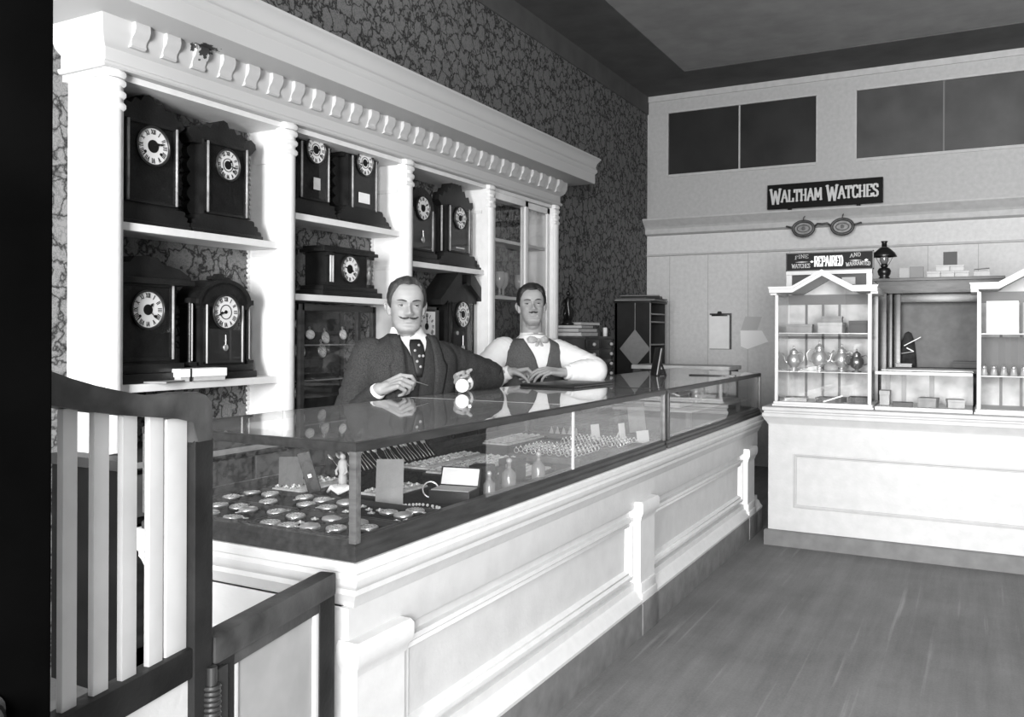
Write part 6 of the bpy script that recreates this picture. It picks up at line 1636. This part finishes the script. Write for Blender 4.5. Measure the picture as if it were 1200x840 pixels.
# wing: local x runs from hinge to the counter corner; y = thickness
WSL = mat('gate_panel_grey', .42, .6, .3, .1, 12); SLAT = mat('gate_slat_paint', .60, .6, .3, .08, 10)
WORN = mat('gate_top_worn', .06, .4, .45, .9, 9, .1, 60)
t = thing('gate_wing', 'low fixed wing panel with dark worn frame between gate and counter corner', 'gate wing', (GO.x, GO.y, 0), ANG)
Lw = .408
m = MB(); m.box(.002, -.016, 0, .060, .016, .66, .004); m.build('stile', GATEWOOD, t, SM)
m = MB(); m.box(Lw-.062, -.016, 0, Lw, .016, .66, .004); m.build('stile', GATEWOOD, t, SM)
m = MB(); m.box(.002, -.020, .655, Lw, .020, .703, .008); m.box(.06, -.014, .635, Lw-.06, .014, .656, .002); m.build('top_rail', WORN, t, SM)
m = MB(); m.box(.06, -.016, 0, Lw-.06, .016, .12, .003); m.build('bottom_rail', GATEWOOD, t, SM)
MB().box(.058, -.006, .11, Lw-.060, .006, .64).build('panel', WSL, t)
m = MB(); 
for x in (.060, Lw-.076): m.box(x, -.013, .12, x+.016, .013, .636, .003)
m.build('panel_bead', WHITE, t, SM)
# spring hinge
m = MB()
for k in range(16): m.tube([(-.012+.012*math.cos(2*PI*i/14), -.022+.012*math.sin(2*PI*i/14), .50+.0085*k) for i in range(14)], .0042, 6, closed=True)
m.tube([(-.012, -.022, .47), (-.012, -.022, .66)], .009, 12); m.box(-.012, -.024, .48, .03, -.0165, .65, .002)
o = m.build('spring_hinge', mat('hinge_iron', .10, .35, .5, metal=.7), t, SM)
# gate: local x runs from hinge towards the camera
t = thing('swing_gate', 'dark swing gate with curved top rail and pale upright slats in foreground', 'gate', (GO.x, GO.y, 0), ANG+PI)
Lg = .345
m = MB(); m.box(.004, -.019, .03, .050, .019, 1.03, .004); m.build('hinge_stile', GATEWOOD, t, SM)
m = MB(); m.box(Lg-.008, -.016, .03, Lg+.03, .016, 1.15, .005); m.build('latch_stile', GATEWOOD, t, SM)
# curved top rail
pts = []
tops = [(.004, 1.070), (.008, 1.088), (.022, 1.100), (.040, 1.105), (.065, 1.106), (.10, 1.1045), (.14, 1.105), (.18, 1.111), (.22, 1.119), (.26, 1.128), (.30, 1.139), (.34, 1.152), (.375, 1.165)]
bots = [(.375, 1.117), (.34, 1.108), (.30, 1.100), (.26, 1.092), (.20, 1.082), (.14, 1.074), (.09, 1.067), (.050, 1.064), (.050, 1.02), (.004, 1.02)]
m = MB(); m.prism(tops+bots, 'y', -.019, .019)
bmesh.ops.bevel(m.bm, geom=[e for e in m.bm.edges if abs((e.verts[0].co-e.verts[1].co).y) < 1e-6], offset=.006, segments=2, profile=.6, affect='EDGES')
m.build('top_rail', WORN, t, SM)
m = MB(); m.box(.050, -.016, .655, Lg-.008, .016, .703, .004); m.build('middle_rail', GATEWOOD, t, SM)
m = MB(); m.box(.050, -.016, .03, Lg-.008, .016, .14, .004); m.build('bottom_rail', GATEWOOD, t, SM)
MB().box(.048, -.006, .13, Lg-.006, .006, .66).build('panel', WHITE2, t)
SL = [(.052, .100), (.107, .137), (.163, .192), (.218, .246), (.275, .300)]
for a, b in SL:
    m = MB(); zt = ip((a+b)/2, [(.067, 1.066), (.14, 1.076), (.26, 1.094), (.34, 1.110), (.46, 1.146)]); m.box(a, -.005, .702, b, .005, zt, .0015); m.build('slat', SLAT, t, SM)
# ================================================================== LIGHT AND CAMERA
w = bpy.data.worlds.new('World'); SC.world = w; w.use_nodes = True
w.node_tree.nodes['Background'].inputs[0].default_value = (1, 1, 1, 1); w.node_tree.nodes['Background'].inputs[1].default_value = .5
def area(name, loc, rot, sx, sy, power):
    l = bpy.data.lights.new(name, 'AREA'); l.shape = 'RECTANGLE'; l.size = sx; l.size_y = sy; l.energy = power
    o = bpy.data.objects.new(name, l); COL.objects.link(o); o.location = loc; o.rotation_euler = rot; return o
area('shop_window_daylight', (-.65, YF-.02, 1.60), (R(90), 0, 0), 1.2, 1.8, 600)
area('shop_window_daylight', (1.125, YF-.02, 1.60), (R(90), 0, 0), .93, 1.8, 360)
cam = bpy.data.cameras.new('Camera'); co = bpy.data.objects.new('Camera', cam); COL.objects.link(co)
FPX, YAW, ROLL = 1011.668, .494802766, .00424470
cam.sensor_width = 36; cam.lens = 36*FPX/1200; cam.shift_y = -(420-390.59)/1200
cam.clip_start = .05
co.matrix_world = Matrix.Translation((0, 0, 1.2)) @ (Matrix.Rotation(YAW, 4, 'Z') @ Matrix.Rotation(PI/2, 4, 'X') @ Matrix.Rotation(ROLL, 4, 'Z'))
SC.camera = co
SC.view_settings.view_transform = 'Standard'; SC.view_settings.look = 'None'; SC.view_settings.gamma = 1.0; SC.view_settings.exposure = 0.0
SC.view_settings.use_curve_mapping = False
SC.cycles.max_bounces = 8; SC.cycles.transparent_max_bounces = 24; SC.cycles.glossy_bounces = 4
SC.cycles.use_denoising = True
